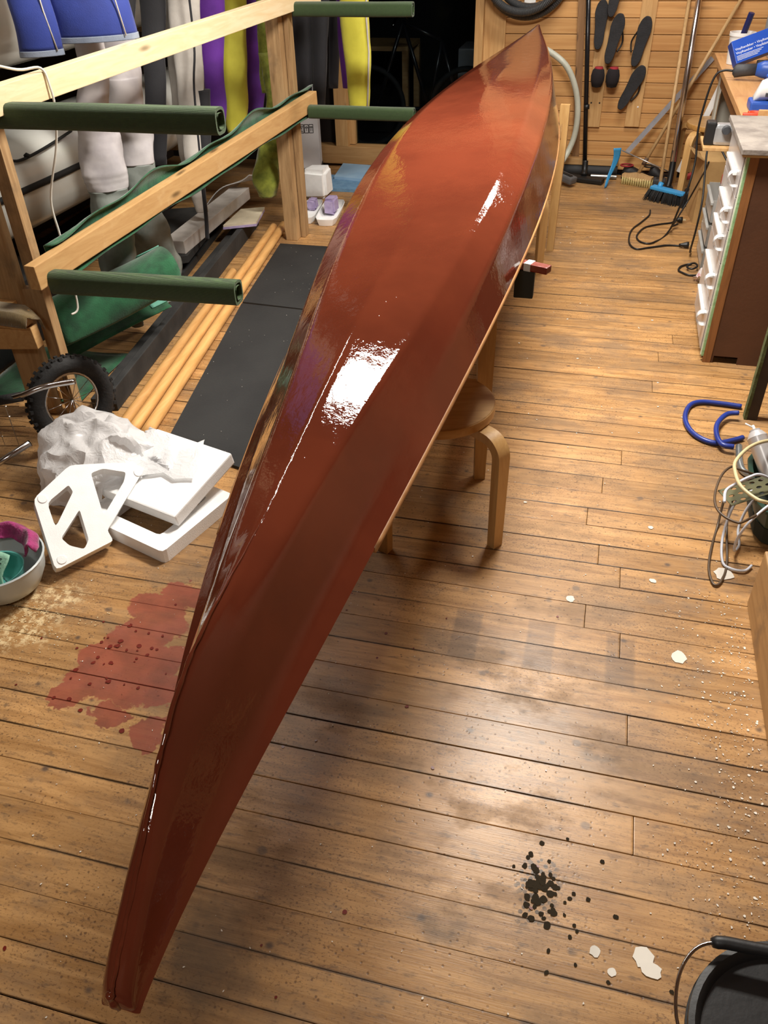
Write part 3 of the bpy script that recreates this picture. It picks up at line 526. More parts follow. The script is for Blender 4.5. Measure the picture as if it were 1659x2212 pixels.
def arm(x0, x1, y, z, hh, wdy, curl, zz=0.0):
    def ring(x, k=1.0):
        out = []
        for i in range(20):
            a = 2 * PI * i / 20; cx_ = abs(math.cos(a)) ** 0.6 * (1 if math.cos(a) > 0 else -1); sz_ = abs(math.sin(a)) ** 0.6 * (1 if math.sin(a) > 0 else -1)
            out.append(Vector((x, y + cx_ * wdy / 2 * k, z + zz * (x - x0) + sz_ * hh / 2 * k * (1 + 0.02 * math.sin(9 * x + i)))))
        return out
    n = 14; outer = [ring(x0 + (x1 - x0) * k / n) for k in range(n + 1)]
    mb = MB(); vs = outer + [ring(x1, 0.78), ring(x1 - 0.02, 0.76), ring(x1 - 0.02, 0.6), ring(x1 + 0.002, 0.58), ring(x1 - 0.03, 0.5)]
    mb.loft(vs); mb.build('carpeted_arm', M_gfeltX, rk, angle=50)
arm(-2.002, -1.235, 2.60, 0.612, 0.088, 0.075, 1, 0.02)
arm(-2.06, -1.215, 2.60, 1.198, 0.082, 0.075, 1, 0.005)
arm(-1.752, -1.115, 5.0, 0.745, 0.072, 0.07, 0)
arm(-1.80, -1.12, 5.0, 1.266, 0.072, 0.07, 0)
# loose green carpet strip tacked along the lower rail
def strip(u, v):
    y = 2.672 + 2.48 * u; f_ = (y - 2.52) / 2.61; xb = -2.060 + 0.263 * f_; zb = 0.652 + 0.136 * f_
    wav = 0.012 * math.sin(y * 6.1) + 0.009 * math.sin(y * 13.0 + 1)
    prof = [(0.045, -0.062 + wav * 0.6), (0.012, -0.056), (-0.008, -0.02), (-0.008, 0.03), (-0.012, 0.06), (0.0, 0.074 + wav), (0.022, 0.085 + wav * 1.6)]
    k = v * 6; i = min(int(k), 5); t = k - i; a = prof[i]; b_ = prof[i + 1]
    return (xb + a[0] * (1 - t) + b_[0] * t, y, zb + a[1] * (1 - t) + b_[1] * t)
tag(MB().sheet(strip, 70, 18, 0.005).build('carpet_strip', M_green, smooth=True), 'loose wavy green carpet strip draped along the lower rack rail', 'carpet')
# brown carpet pad on a short beam crossing the near post
bt = thing('padded_beam', 'short timber beam with brown carpet pad beside the near rack post', 'beam', (-2.45, 2.5, 0.40))
MB().bx(-2.68, -2.085, 2.45, 2.52, 0.47, 0.525, 0.004).build('beam', M_rail2, bt)
MB().bx(-2.28, -2.20, 2.52, 2.60, 0.44, 0.52, 0.002).build('cleat', M_rail2, bt)
MB().beam((-2.70, 2.47, 0.375), (-2.07, 2.50, 0.423), 0.045, 0.09, bev=0.003).build('brace', M_rail2, bt)
MB().sheet(lambda u, v: (-2.68 + 0.64 * u - 0.04 * abs(v - 0.4), 2.43 + 0.11 * v + 0.012 * (v > 0.8), 0.534 + 0.012 * math.sin(3 * u) - (0.045 * max(0, v - 0.82) / 0.18) - (0.05 * max(0, 0.15 - v) / 0.15) - 0.06 * max(0, u - 0.93) / 0.07 * v), 24, 12, 0.006).build('carpet_pad', ribbed('brown_carpet', (140, 118, 76), (92, 76, 48), 'X', 60), bt, smooth=True)
# white power lead hanging over the upper rail
tag(MB().tube(smooth_path([(-2.08, 2.42, 1.42), (-2.05, 2.60, 1.36), (-2.01, 2.73, 1.316), (-1.966, 2.80, 1.310), (-1.954, 2.81, 1.25), (-1.955, 2.81, 1.18), (-1.99, 2.81, 1.05), (-2.065, 2.80, 0.86), (-2.068, 2.80, 0.72), (-2.068, 2.80, 0.55), (-2.068, 2.79, 0.42), (-2.085, 2.76, 0.40)]), 0.0045, 8).build('power_lead', plain('white_pvc', (226, 222, 212), rough=0.4, bmp=0), smooth=True), 'thin white lead hanging over the upper rack rail', 'cable')

# ------------------------------------------------------------------ white boats behind the rack
M_gel = plain('white_gelcoat', (226, 226, 220), (206, 206, 198), 2, 0.22, 0.0, coat=0.5)
def hull_white(x, y0, y1, z, rx, rz, label, lines):
    t = thing('white_kayak', label, 'kayak', (x, (y0 + y1) / 2, z - rz))
    rings_ = []
    for i in range(41):
        u = i / 40; k = math.sin(PI * (0.04 + 0.92 * u)) ** 0.6; ring = []
        for j in range(28):
            a = 2 * PI * j / 28; c = math.cos(a); s_ = math.sin(a)
            ring.append(Vector((x + rx * k * (abs(c) ** 0.8) * (1 if c > 0 else -1), y0 + (y1 - y0) * u, z + rz * (0.75 + 0.25 * k) * (abs(s_) ** 0.85) * (1 if s_ > 0 else -1))))
        rings_.append(ring)
    MB().loft(rings_).build('hull', M_gel, t, smooth=True)
    M_ln = plain('black_deck_cord', (20, 20, 20), rough=0.7)
    for zz, r_ in lines:
        MB().tube([Vector((x + rx * (math.sin(PI * (0.04 + 0.92 * (i / 40))) ** 0.6) * math.sqrt(max(0, 1 - (zz / rz) ** 2)) ** 0.8 + 0.004, y0 + (y1 - y0) * i / 40, z + zz)) for i in range(3, 38)], r_, 6).build('trim_line', M_ln, t, smooth=True)
    return t
wk = hull_white(-2.93, 2.0, 6.3, 1.47, 0.28, 0.33, 'white kayak stored high behind the blue wetsuit', [])
wk2 = hull_white(-2.98, 2.1, 6.4, 0.64, 0.30, 0.23, 'white kayak with black seam line stored low behind the waders', [(0.03, 0.016)])
M_cord = plain('black_bungee', (18, 18, 18), rough=0.7)
MB().tube(smooth_path([(-2.80, 3.40, 0.835), (-2.74, 3.50, 0.80), (-2.73, 3.56, 0.79), (-2.71, 3.66, 0.80), (-2.71, 3.80, 0.81), (-2.72, 4.0, 0.825)]), 0.007, 6).build('bungee', M_cord, wk2, smooth=True)
MB().lathe([(0.001, -0.012), (0.014, -0.008), (0.016, 0.004), (0.001, 0.014)], (-2.725, 3.60, 0.80), 10).build('bungee_knot', M_cord, wk2, smooth=True)
for kx, z in ((-2.95, 1.13), (-3.0, 0.40)):
    for y in (2.9, 5.6):
        a = MB().bx(-3.64, kx + 0.22, y - 0.03, y + 0.03, z - 0.05, z + 0.012, 0.004); o = a.build('cradle_arm', M_post)
        tag(o, 'timber cradle arm under the %s white kayak, %s' % ('upper' if z > 1 else 'lower', 'behind the near rack post' if y < 4 else 'behind the purple and yellow wetsuit'), 'bracket', 'wall cradle arms')

# ------------------------------------------------------------------ suits hanging on a rail behind the rack
M_hrail = plain('galvanised_tube', (150, 150, 148), rough=0.35, metal=0.9, bmp=0)
hr = tag(MB().tube([(-2.36, 2.7, 2.44), (-2.36, 6.5, 2.44)], 0.016, 10).build('hanging_rail', M_hrail, smooth=True), 'galvanised tube rail the suits hang from behind the rack', 'rail')
for y in (2.9, 6.3): MB().tube([(-2.36, y, 2.45), (-2.36, y, CEIL - 0.002)], 0.006, 8).build('hanger_rod', M_hrail, hr, smooth=True)
hr2 = tag(MB().tube([(-2.2, 5.72, 2.44), (-1.5, 5.72, 2.44)], 0.014, 10).build('hanging_rail', M_hrail, smooth=True), 'short tube rail holding the black and yellow suits near the window', 'rail')
for x in (-2.1, -1.6): MB().tube([(x, 5.72, 2.45), (x, 5.72, CEIL - 0.002)], 0.006, 8).build('hanger_rod', M_hrail, hr2, smooth=True)
RS = random.Random(3)
def limb(mb, stations, flat=0.62, crease=0.05, ph=0.0, vdir=None):
    """soft hanging sleeve or trouser leg through (x, y, z, half width) stations"""
    P = [Vector(s_[:3]) for s_ in stations]; W = [s_[3] for s_ in stations]; Q = smooth_path(P, 5); n = len(Q); rings_ = []
    for i in range(n):
        k = i / 5; a = min(int(k), len(W) - 2); t = k - a; t = t * t * (3 - 2 * t); w_ = W[a] * (1 - t) + W[a + 1] * t
        v = Vector((Q[i].x, Q[i].y, 0)).normalized() if vdir is None else vdir; sd = Vector((v.y, -v.x, 0)); ring = []
        for j in range(20):
            an = 2 * PI * j / 20; wob = 1 + crease * math.sin(3 * an + 7 * Q[i].z * 4 + ph) + crease * 0.8 * math.sin(5 * an - 23 * Q[i].z + 2 * ph)
            ring.append(Q[i] + sd * math.cos(an) * w_ * wob + v * math.sin(an) * w_ * flat * wob)
        rings_.append(ring)
    mb.loft(rings_)
def extend_up(st_, z=2.02):
    a = st_[0]; return [[a[0], a[1], z, a[3] * 1.1]] + st_ if a[2] < z - 0.1 else st_
def torso(t, x, y, mat, wy=0.17, wx=0.09, z0=1.95, along='y', name='torso'):
    st_ = [(z0 - 0.06, 0.75), (z0 + 0.05, 0.95), (z0 + 0.2, 1.0), (z0 + 0.33, 0.9), (z0 + 0.41, 0.45), (z0 + 0.455, 0.16)]; rings_ = []
    for z, k in st_:
        ring = []
        for j in range(22):
            a = 2 * PI * j / 22; p, q = math.cos(a) * wy * k, math.sin(a) * wx * (k ** 0.5) * (1 + 0.04 * math.sin(3 * a + 9 * z)); ring.append(Vector((x + q, y + p, z)) if along == 'y' else Vector((x + p, y + q, z)))
        rings_.append(ring)
    MB().loft(rings_).build(name, mat, t, smooth=True)
    MB().tube([(x, y, z0 + 0.44), (-2.36, y, z0 + 0.472) if along == 'y' else (x, 5.72, z0 + 0.474)], 0.005, 6).build('hook', M_hrail, t, smooth=True)
neo = lambda n, c, c2=None: plain(n, c, c2, 5, 0.75, 0.25, 240, sheen=0.15)
M_nblack = neo('black_neoprene', (34, 34, 40), (26, 26, 30)); M_npurple = neo('purple_neoprene', (110, 46, 164), (90, 36, 138)); M_nyellow = neo('yellow_neoprene', (224, 218, 76), (204, 196, 62))
M_nblue = neo('blue_neoprene', (38, 58, 142), (28, 44, 116)); M_nlime = plain('lime_fleece', (150, 158, 58), (112, 122, 40), 20, 0.95, 0.6, 90, sheen=0.4)
M_wwhite = plain('pale_grey_drysuit', (206, 200, 200), (178, 172, 176), 7, 0.5, 0.35, 18); M_wgrey = plain('grey_drysuit', (140, 146, 140), (112, 118, 112), 9, 0.55, 0.5, 20); M_wtan = plain('tan_drysuit_lining', (150, 140, 126), (126, 116, 104), 6, 0.6, 0.3, 20)
M_white_n = neo('white_neoprene', (214, 208, 200), (184, 178, 170)); M_hem = neo('grey_hem', (140, 150, 168), (112, 122, 140))
def cut(st_, z0, z1):
    """stations of a limb between two heights"""
    out = []
    Q = [Vector(s_[:3]) for s_ in st_]
    for k in range(len(st_) - 1):
        a, b_ = st_[k], st_[k + 1]
        for q in range(4):
            t = q / 4; p = [a[i] * (1 - t) + b_[i] * t for i in range(4)]
            if z0 <= p[2] <= z1: out.append(p)
    if z0 <= st_[-1][2] <= z1: out.append(st_[-1])
    return out
LG = LEGS
t = thing('drysuit', 'pale grey drysuit with darker grey lower legs hanging behind the lower rack rail', 'suit', (-2.3, 3.8, 0.0))
for nm, ph in (('wader_a', 0.3), ('wader_b', 1.9)):
    s_ = [[a, b_, max(0.03, c), d] for a, b_, c, d in LG[nm]]
    s_ = extend_up(s_)
    mb = MB(); limb(mb, cut(s_, 0.71, 2.0), 0.7, 0.05, ph); mb.build('upper_leg', M_wwhite, t, smooth=True)
    mb = MB(); limb(mb, cut(s_, -0.2, 0.735), 0.7, 0.07, ph + 1); mb.build('lower_leg', M_wgrey, t, smooth=True)
torso(t, -2.36, 3.95, M_wtan, 0.22, 0.12, 1.95)
t = thing('black_suit', 'black neoprene suit hanging between the drysuit and the white suit', 'suit', (-2.45, 4.5, 0.55))
mb = MB(); limb(mb, extend_up([[a - 0.02, b_ - 0.06, c, d * 0.8] for a, b_, c, d in LG['black_a']]), 0.4, 0.03); mb.build('leg', M_nblack, t, smooth=True)
mb = MB(); limb(mb, extend_up([[a - 0.08, b_ - 0.24, c + 0.1, d * 0.8] for a, b_, c, d in LG['black_a']]), 0.4, 0.03, 1); mb.build('leg', M_nblack, t, smooth=True)
torso(t, -2.47, 4.45, M_nblack, 0.15, 0.07)
t = thing('white_suit', 'white wetsuit with black knee panel and hanging black strap', 'suit', (-2.32, 4.8, 0.1))
s_ = [[a, b_, max(0.12, c), d] for a, b_, c, d in LG['white_a']]
mb = MB(); limb(mb, extend_up([[a, b_, c, d * 0.88] for a, b_, c, d in cut(s_, 0.25, 1.4)]), 0.45, 0.03); mb.build('leg', M_white_n, t, smooth=True)
mb = MB(); limb(mb, [[a + 0.05, b_ + 0.03, c, d * 0.62] for a, b_, c, d in cut(s_, 0.55, 0.93)], 0.6, 0.02); mb.build('knee_panel', M_nblack, t, smooth=True)
mb = MB(); limb(mb, extend_up([[a - 0.10, b_ + 0.10, c + 0.2, d * 0.6] for a, b_, c, d in cut(s_, 0.3, 1.4)]), 0.45, 0.03, 2); mb.build('leg', M_white_n, t, smooth=True)
torso(t, -2.34, 4.92, M_white_n, 0.10, 0.07)
mb = MB(); mb.tube(smooth_path([(-2.24, 4.62, 1.5), (-2.22, 4.55, 1.15), (-2.21, 4.45, 0.95), (-2.215, 4.40, 0.55), (-2.22, 4.38, 0.30), (-2.225, 4.36, 0.17)]), [0.006 + 0.006 * (k > 18) for k in range(31)], 6); mb.build('strap', M_nblack, t, smooth=True)
t = thing('purple_yellow_suit', 'purple and yellow wetsuit with long legs hanging left of the far post', 'suit', (-2.38, 5.4, 0.5))
for nm, mt in (('purple_a', M_npurple), ('yellow_a', M_nyellow), ('purple_b', M_npurple)):
    mb = MB(); limb(mb, extend_up(LG[nm]), 0.6, 0.02); mb.build('leg', mt, t, smooth=True)
torso(t, -2.38, 5.45, M_npurple, 0.3)
t = thing('lime_fleece_suit', 'lime green fleece undersuit hanging beside the far rack post', 'suit', (-2.25, 5.6, 0.1))
mb = MB(); nr = lambda st_: [[a * 0.94, b_ * 0.94, 1.77 + 0.94 * (c - 1.77), d * 0.94] for a, b_, c, d in st_]; limb(mb, extend_up(nr(LG['lime_a']), 2.1), 0.6, 0.06); mb.build('sleeve', M_nlime, t, smooth=True)
mb = MB(); limb(mb, nr([[LG['lime_a'][2][0], LG['lime_a'][2][1], 0.95, 0.05]] + LG['lime_b']), 0.6, 0.1); mb.build('leg', M_nlime, t, smooth=True)
torso(t, -2.14, 5.45, M_nlime, 0.11, 0.055, 1.95)
# blue shorty lying against the upper rail
t = thing('blue_wetsuit', 'blue short-legged wetsuit with grey hems hanging over the upper rail', 'suit', (-2.2, 3.4, 1.25))
for c, wd, ph in (((-2.10, 3.42, 1.322), 0.165, 0.0), ((-2.27, 3.27, 1.285), 0.085, 1.0)):
    mb = MB(); limb(mb, [[c[0] - 0.05, c[1] + 0.05, 2.0, wd * 0.9], [c[0] - 0.03, c[1] + 0.03, 1.6, wd * 0.92], [c[0], c[1], 1.42, wd * 0.95], [c[0], c[1], c[2] + 0.012, wd]], 0.42, 0.015, ph); lg = mb.build('leg', M_nblue, t, smooth=True)
    mb = MB(); limb(mb, [[c[0], c[1], c[2] + 0.014, wd * 1.02], [c[0], c[1], c[2] - 0.008, wd * 1.03]], 0.42, 0.015, ph); mb.build('hem', M_hem, lg, smooth=True)
    v = Vector((c[0], c[1], 0)).normalized(); sd = Vector((v.y, -v.x, 0)); q = Vector(c) + sd * wd * 0.7 - v * wd * 0.36
    MB().tube([q + Vector((0, 0, 0.01)), q + Vector((-0.005, 0.0, 0.15)) - sd * 0.015, q + Vector((-0.02, 0.02, 0.36)) - sd * 0.03], 0.003, 6).build('seam', M_white_n, lg, smooth=True)
torso(t, -2.20, 3.30, M_nblue, 0.2, 0.09, 1.95)
# suits right of the far post
ly = LEGSY; vd = Vector((0.1, 1, 0)).normalized()
t = thing('black_suit', 'black wetsuit with narrow legs hanging right of the far post', 'suit', (-1.97, 5.75, 0.6))
for nm in ('bk1', 'bk2'): mb = MB(); limb(mb, extend_up(ly[nm]), 0.6, 0.02, 0, vd); mb.build('leg', M_nblack, t, smooth=True)
torso(t, -1.96, 5.74, M_nblack, 0.16, 0.08, 1.95, 'x')
t = thing('black_yellow_suit', 'yellow legged wetsuit with purple and black sleeves hanging before the dark window', 'suit', (-1.7, 5.7, 0.6))
for nm, mt, pn in (('ye', M_nyellow, 'leg'), ('pu', M_npurple, 'sleeve'), ('bk3', M_nblack, 'sleeve')):
    mb = MB(); limb(mb, extend_up(ly[nm]), 0.6, 0.02, 0, vd); mb.build(pn, mt, t, smooth=True)
MB().tube([Vector(p[:3]) + Vector((p[3] * 0.93, -0.035, 0)) for p in ly['ye']], 0.006, 6).build('seam', M_white_n, t, smooth=True)
torso(t, -1.68, 5.68, M_nyellow, 0.14, 0.08, 1.95, 'x')

# ------------------------------------------------------------------ things on the floor under and behind the rack
M_mat = plain('black_rubber', (38, 38, 38), (30, 30, 31), 3, 0.75, 0.25, 120)
M_foamb = plain('black_foam_board', (52, 51, 50), (36, 36, 36), 6, 0.7, 0.3, 40)
M_eps = plain('white_polystyrene', (248, 248, 247), (242, 242, 241), 20, 0.8, 0.25, 260)
def quadslab(name, pts, th, mat, label, cat, group=None, bev=0):
    a = [Vector(p) for p in pts]; n = (a[1] - a[0]).cross(a[2] - a[0]).normalized(); n = n if n.z > 0 else -n
    return tag(MB().prism([p + n * th for p in a], n, th).build(name, mat), label, cat, group)
def rect(o, u, ul, v, vl, z):
    o = Vector((o[0], o[1], z)); u = Vector((u[0], u[1], 0)).normalized(); v = Vector((v[0], v[1], 0)).normalized(); return [o, o + u * ul, o + u * ul + v * vl, o + v * vl]
quadslab('rubber_mat', [(-1.591, 2.477, 0.0005), (-0.92, 2.28, 0.0005), (-1.14, 3.82, 0.0005), (-1.825, 3.86, 0.0005)], 0.012, M_mat, 'flat black rubber mat on the floor beside the polystyrene frames', 'mat')
quadslab('rubber_mat', [(-1.828, 3.88, 0.0005), (-1.15, 3.83, 0.0005), (-1.27, 4.80, 0.0005), (-1.945, 4.80, 0.0005)], 0.012, M_mat, 'flat black rubber mat on the floor in front of the far rack post', 'mat')
M_pole = wood('turned_pole', (222, 172, 108), (196, 142, 80), 'Y', 0.45, 0.7, False, 0.2)
for (a, b_, r_), lb in zip((((-1.668, 2.35, 0.0275), (-2.03, 5.1, 0.0275), 0.026), ((-1.735, 2.35, 0.0255), (-2.085, 5.06, 0.0255), 0.024), ((-1.812, 2.5, 0.0255), (-2.038, 4.25, 0.0255), 0.024)),
        ('long round wooden pole lying along the edge of the black mats', 'long round wooden pole lying between the mat-edge pole and the black planks', 'shorter round wooden pole lying next to the black planks')):
    tag(MB().tube([a, (Vector(a) + Vector(b_)) / 2, b_], r_, 16).build('wooden_pole', M_pole, angle=40), lb, 'pole', 'wooden poles beside the mats')
for i, (a, b_, lb) in enumerate((((-1.94, 2.68, 0.0505), (-2.245, 5.15, 0.0505), 'long black painted plank lying on edge by the wooden poles'), ((-2.004, 2.68, 0.0255), (-2.309, 5.15, 0.0255), 'long black painted plank lying flat against the plank on edge'))):
    tag(MB().beam(a, b_, 0.035 if i == 0 else 0.08, 0.10 if i == 0 else 0.05, bev=0.004).build('black_plank', M_foamb), lb, 'plank')
# black foam boards stacked further in, with pale insulation on top
bz = [(-2.26, 3.90), (-1.97, 4.17), (-2.20, 5.16), (-2.66, 4.95)]
for k in range(3):
    quadslab('foam_board', [(x + 0.012 * k - 0.05 * (k == 1), y + 0.015 * k, 0.0005 + 0.045 * k) for x, y in [(-2.62, 3.93), (-2.30, 4.15), (-2.45, 5.1), (-2.92, 4.9)]], 0.04, M_foamb, ('black foam board at the bottom of the stack below the hanging suits', 'black foam board in the middle of the stack below the hanging suits', 'black foam board on top of the stack with white foam on it')[k], 'board', 'black foam boards')
tag(MB().beam((-2.36, 4.20, 0.1685), (-2.39, 5.28, 0.1685), 0.13, 0.075, bev=0.004).build('foam_bar', plain('grey_white_foam', (206, 200, 194), (188, 182, 176), 12, 0.85)), 'long white foam bar lying on the black foam boards', 'foam')
M_lil = plain('lilac_foam', (176, 160, 196), (158, 142, 180), 30, 0.9, 0.4, 200)
t = thing('insulation_sheet', 'beige insulation sheet with lilac broken edge on the black boards', 'foam', (-2.2, 4.95, 0.107))
quad = [(-2.285, 4.72, 0.107), (-2.10, 4.82, 0.107), (-2.16, 5.12, 0.107), (-2.30, 5.05, 0.107)]
MB().prism([Vector(p) + Vector((0, 0, 0.026)) for p in quad], (0, 0, 1), 0.012).build('face', plain('beige_foam', (216, 204, 178), (196, 184, 158), 10, 0.9), t)
MB().prism([Vector(p) * 1.0 + Vector((0, -0.006, 0.0135)) for p in quad], (0, 0, 1), 0.013).build('core', M_lil, t)
tag(MB().sheet(lambda u, v: (-2.62 + 0.34 * u + 0.03 * v, 5.2 + 0.45 * v, 0.10 + 0.24 * u * (1 - 0.5 * v) + 0.03 * math.sin(5 * u)), 12, 10, 0.006).build('foam_sheet', plain('white_sheet', (214, 212, 208), rough=0.7)), 'thin white packing sheet bent up behind the foam bar', 'sheet')
# curled green carpet
def roll(u, v):
    a = -1.35 + 4.7 * v; r_ = 0.165 - 0.02 * a + 0.014 * math.sin(3 * u + 2 * a) + 0.025 * u * math.sin(a); ax = Vector((-2.30 + 0.38 * u, 2.90 + 0.42 * u, 0.225 + 0.13 * u)); side = Vector((-0.82, 0.57, 0))
    return ax + side * (math.cos(a) * r_) + Vector((0, 0, math.sin(a) * r_ * 0.9))
t = thing('carpet_roll', 'curled length of dark green carpet below the drysuit', 'carpet', (-2.0, 3.2, 0.0))
MB().sheet(roll, 20, 40, 0.006).build('carpet', M_green, t, smooth=True)
MB().sheet(lambda u, v: tuple(Vector(roll(0.86 + 0.2 * u, 0.03 + 0.42 * v)) + Vector((-0.012, 0.008, 0.010))), 8, 16, 0.004).build('backing', M_teal, t, smooth=True)
tag(MB().sheet(lambda u, v: (-2.62 + 0.50 * u - 0.02 * v, 2.675 + 0.48 * v + 0.02 * u, 0.012 + 0.006 * math.sin(7 * u + 3 * v) * math.sin(4 * v)), 16, 12, 0.006).build('carpet_offcut', M_green, smooth=True), 'flat dark green carpet offcut on the floor behind the near post', 'carpet')
tag(MB().bx(-2.30, -2.20, 2.69, 2.76, 0.0195, 0.065, 0.004).build('wood_block', M_rail2), 'small pine block on the floor behind the near rack post', 'block')
tag(MB().sheet(lambda u, v: (-3.55 + 0.58 * u, 3.58 + 2.6 * v, 0.03 + 0.022 * math.sin(9 * u + 5 * v) * math.sin(11 * v)), 24, 40, 0.004).build('tarpaulin', plain('black_tarpaulin', (26, 26, 27), (18, 18, 19), 6, 0.55, 0.3, 20), smooth=True), 'rumpled black tarpaulin added as shade on the floor below the white kayaks', 'tarpaulin')  # black sheet added to deepen the shade on this floor
tag(MB().box((-2.9, 3.05, 0.17), (0.5, 0.9, 0.34), None, 0.02).build('black_crate', plain('black_plastic', (24, 24, 25), rough=0.5)), 'black plastic crate in the dark under the low white kayak', 'crate')
# carton and foam beyond the far post
t = thing('white_carton', 'tall white carton with black foot band and handling symbols', 'box', (-2.33, 6.52, 0.0))
ca = math.radians(14)
rm = Matrix.Rotation(ca, 3, 'Z')
MB().box((-2.33, 6.48, 0.325), (0.24, 0.22, 0.55), rm, 0.003).build('carton', plain('white_card', (222, 222, 224), (206, 206, 210), 3, 0.7), t)
MB().box((-2.33, 6.48, 0.025), (0.25, 0.23, 0.05), rm, 0.002).build('foot_band', plain('dark_band', (28, 26, 26), rough=0.7), t)
M_ink = plain('black_ink', (28, 26, 30), rough=0.7, bmp=0)
mb = MB(); base_ = Vector((-2.33, 6.48, 0.34)); uu = rm @ Vector((1, 0, 0)); nn = rm @ Vector((0, -1, 0)); face = base_ + nn * 0.1105
def bar(u0, z0, u1, z1, r_=0.0022): mb.beam(face + uu * u0 + Vector((0, 0, z0)), face + uu * u1 + Vector((0, 0, z1)), 0.0012, r_ * 2, up=tuple(uu.cross(nn)) if abs(z1 - z0) < 1e-6 else tuple(uu))
for k in range(3):
    c0 = -0.005 + 0.036 * k
    for (a, b_, c, d) in ((-0.015, -0.03, 0.015, -0.03), (-0.015, 0.03, 0.015, 0.03), (-0.015, -0.03, -0.015, 0.03), (0.015, -0.03, 0.015, 0.03)): bar(c0 + a, b_, c0 + c, d)
for c0, segs in ((-0.005, ((0, -0.018, 0, 0.0), (-0.008, -0.02, 0.008, -0.02), (-0.009, 0.018, 0, 0.0), (0.009, 0.018, 0, 0.0), (-0.009, 0.018, 0.009, 0.018))), (0.031, ((0, -0.016, 0, 0.01), (-0.011, 0.006, 0, 0.018), (0.011, 0.006, 0, 0.018), (-0.011, 0.006, 0.011, 0.006))), (0.067, ((-0.006, -0.018, -0.006, 0.014), (0.006, -0.018, 0.006, 0.014), (-0.011, 0.008, -0.006, 0.018), (-0.001, 0.008, -0.006, 0.018), (0.001, 0.008, 0.006, 0.018), (0.011, 0.008, 0.006, 0.018)))):
    for a in segs: bar(c0 + a[0], a[1], c0 + a[2], a[3], 0.0018)
mb.build('handling_symbols', M_ink, t)
def lump(c, sz, seed, mat, name, label, cat):
    bm = bmesh.new(); bmesh.ops.create_cube(bm, size=1.0); bmesh.ops.bevel(bm, geom=bm.edges[:], offset=0.12, segments=2, affect='EDGES'); rr_ = random.Random(seed)
    vs = [Vector((v.co.x * sz[0], v.co.y * sz[1], v.co.z * sz[2])) + Vector((rr_.uniform(-1, 1), rr_.uniform(-1, 1), rr_.uniform(-1, 1))) * 0.006 + Vector(c) for v in bm.verts]; bm.verts.index_update(); fs = [[v.index for v in f.verts] for f in bm.faces]; bm.free()
    return tag(MB().add(vs, fs).build(name, mat), label, cat)
for (cx_, cy_, sx, sy, rz, lb) in ((-1.80, 5.42, 0.15, 0.46, 0.13, 'white polystyrene meat tray holding the lilac foam block'), (-1.95, 5.42, 0.13, 0.42, 0.13, 'white polystyrene meat tray tucked behind the far post')):
    mb = MB(); rm = Matrix.Rotation(rz, 3, 'Z')
    prof = [(1.0, 0.045), (0.98, 0.047), (0.82, 0.012), (0.80, 0.0), (0.92, 0.0), (1.0, 0.04)]
    rings_ = []
    for k, z in [(0.80, 0.001), (0.99, 0.042), (1.0, 0.046), (0.96, 0.046), (0.78, 0.010), (0.4, 0.010)]:
        ring = []
        for j in range(24):
            a = 2 * PI * (j + 0.5) / 24; c = math.cos(a); s_ = math.sin(a); q = max(abs(c), abs(s_)) ** 0.85
            ring.append(Vector((cx_, cy_, z)) + rm @ Vector((c / q * sx / 2 * k, s_ / q * sy / 2 * (1 - (1 - k) * sx / sy), 0)))
        rings_.append(ring)
    mb.loft(rings_); tag(mb.build('foam_tray', M_eps, angle=40), lb, 'tray')
lump((-1.80, 5.44, 0.07), (0.075, 0.12, 0.10), 1, M_lil, 'foam_block', 'lilac foam block standing in the white tray', 'foam')
lump((-1.955, 5.50, 0.052), (0.06, 0.08, 0.065), 2, M_lil, 'foam_block', 'smaller lilac foam offcut in the tray behind the post', 'foam')
lump((-2.03, 5.86, 0.10), (0.17, 0.20, 0.20), 3, M_eps, 'foam_chunk', 'chunky white polystyrene piece between the carton and the trays', 'foam')
quadslab('foam_sheet', [(-2.06, 5.98, 0.0005), (-1.72, 5.98, 0.0005), (-1.78, 6.34, 0.0005), (-2.10, 6.34, 0.0005)], 0.022, plain('blue_foam', (108, 146, 176), (92, 130, 164), 30, 0.85, 0.5, 200), 'textured blue insulation sheet on the floor before the window', 'foam')
quadslab('foam_sheet', [(-2.02, 6.22, 0.023), (-1.62, 6.16, 0.023), (-1.66, 6.56, 0.023), (-2.06, 6.60, 0.023)], 0.02, plain('light_blue_foam', (150, 182, 208), (136, 170, 200), 6, 0.8), 'smooth light blue insulation sheet overlapping the textured one', 'foam')

# ------------------------------------------------------------------ polystyrene frames, bag, trailer and bowl near the bow
t = thing('polystyrene_frame', 'cut-out white polystyrene packing frame leaning on the plastic bag', 'packing', (-1.5, 1.75, 0.0))
def plate_with_holes(outer, holes, n, th):
    """flat plate with holes: fill the 2D outline, then give it thickness"""
    n = Vector(n); n = n if n.z > 0 else -n; bm = bmesh.new(); es = []
    for lp in [outer] + holes:
        vs = [bm.verts.new(Vector(p)) for p in lp]; es += [bm.edges.new((vs[i], vs[(i + 1) % len(vs)])) for i in range(len(vs))]
    bmesh.ops.triangle_fill(bm, edges=es, use_beauty=True, use_dissolve=False, normal=n)
    g = bmesh.ops.extrude_face_region(bm, geom=bm.faces[:]); mv = [v for v in g['geom'] if isinstance(v, bmesh.types.BMVert)]
    bmesh.ops.translate(bm, verts=mv, vec=-n * th); bm.verts.index_update()
    mb = MB().add([v.co.copy() for v in bm.verts], [[v.index for v in f.verts] for f in bm.faces]); bm.free(); return mb
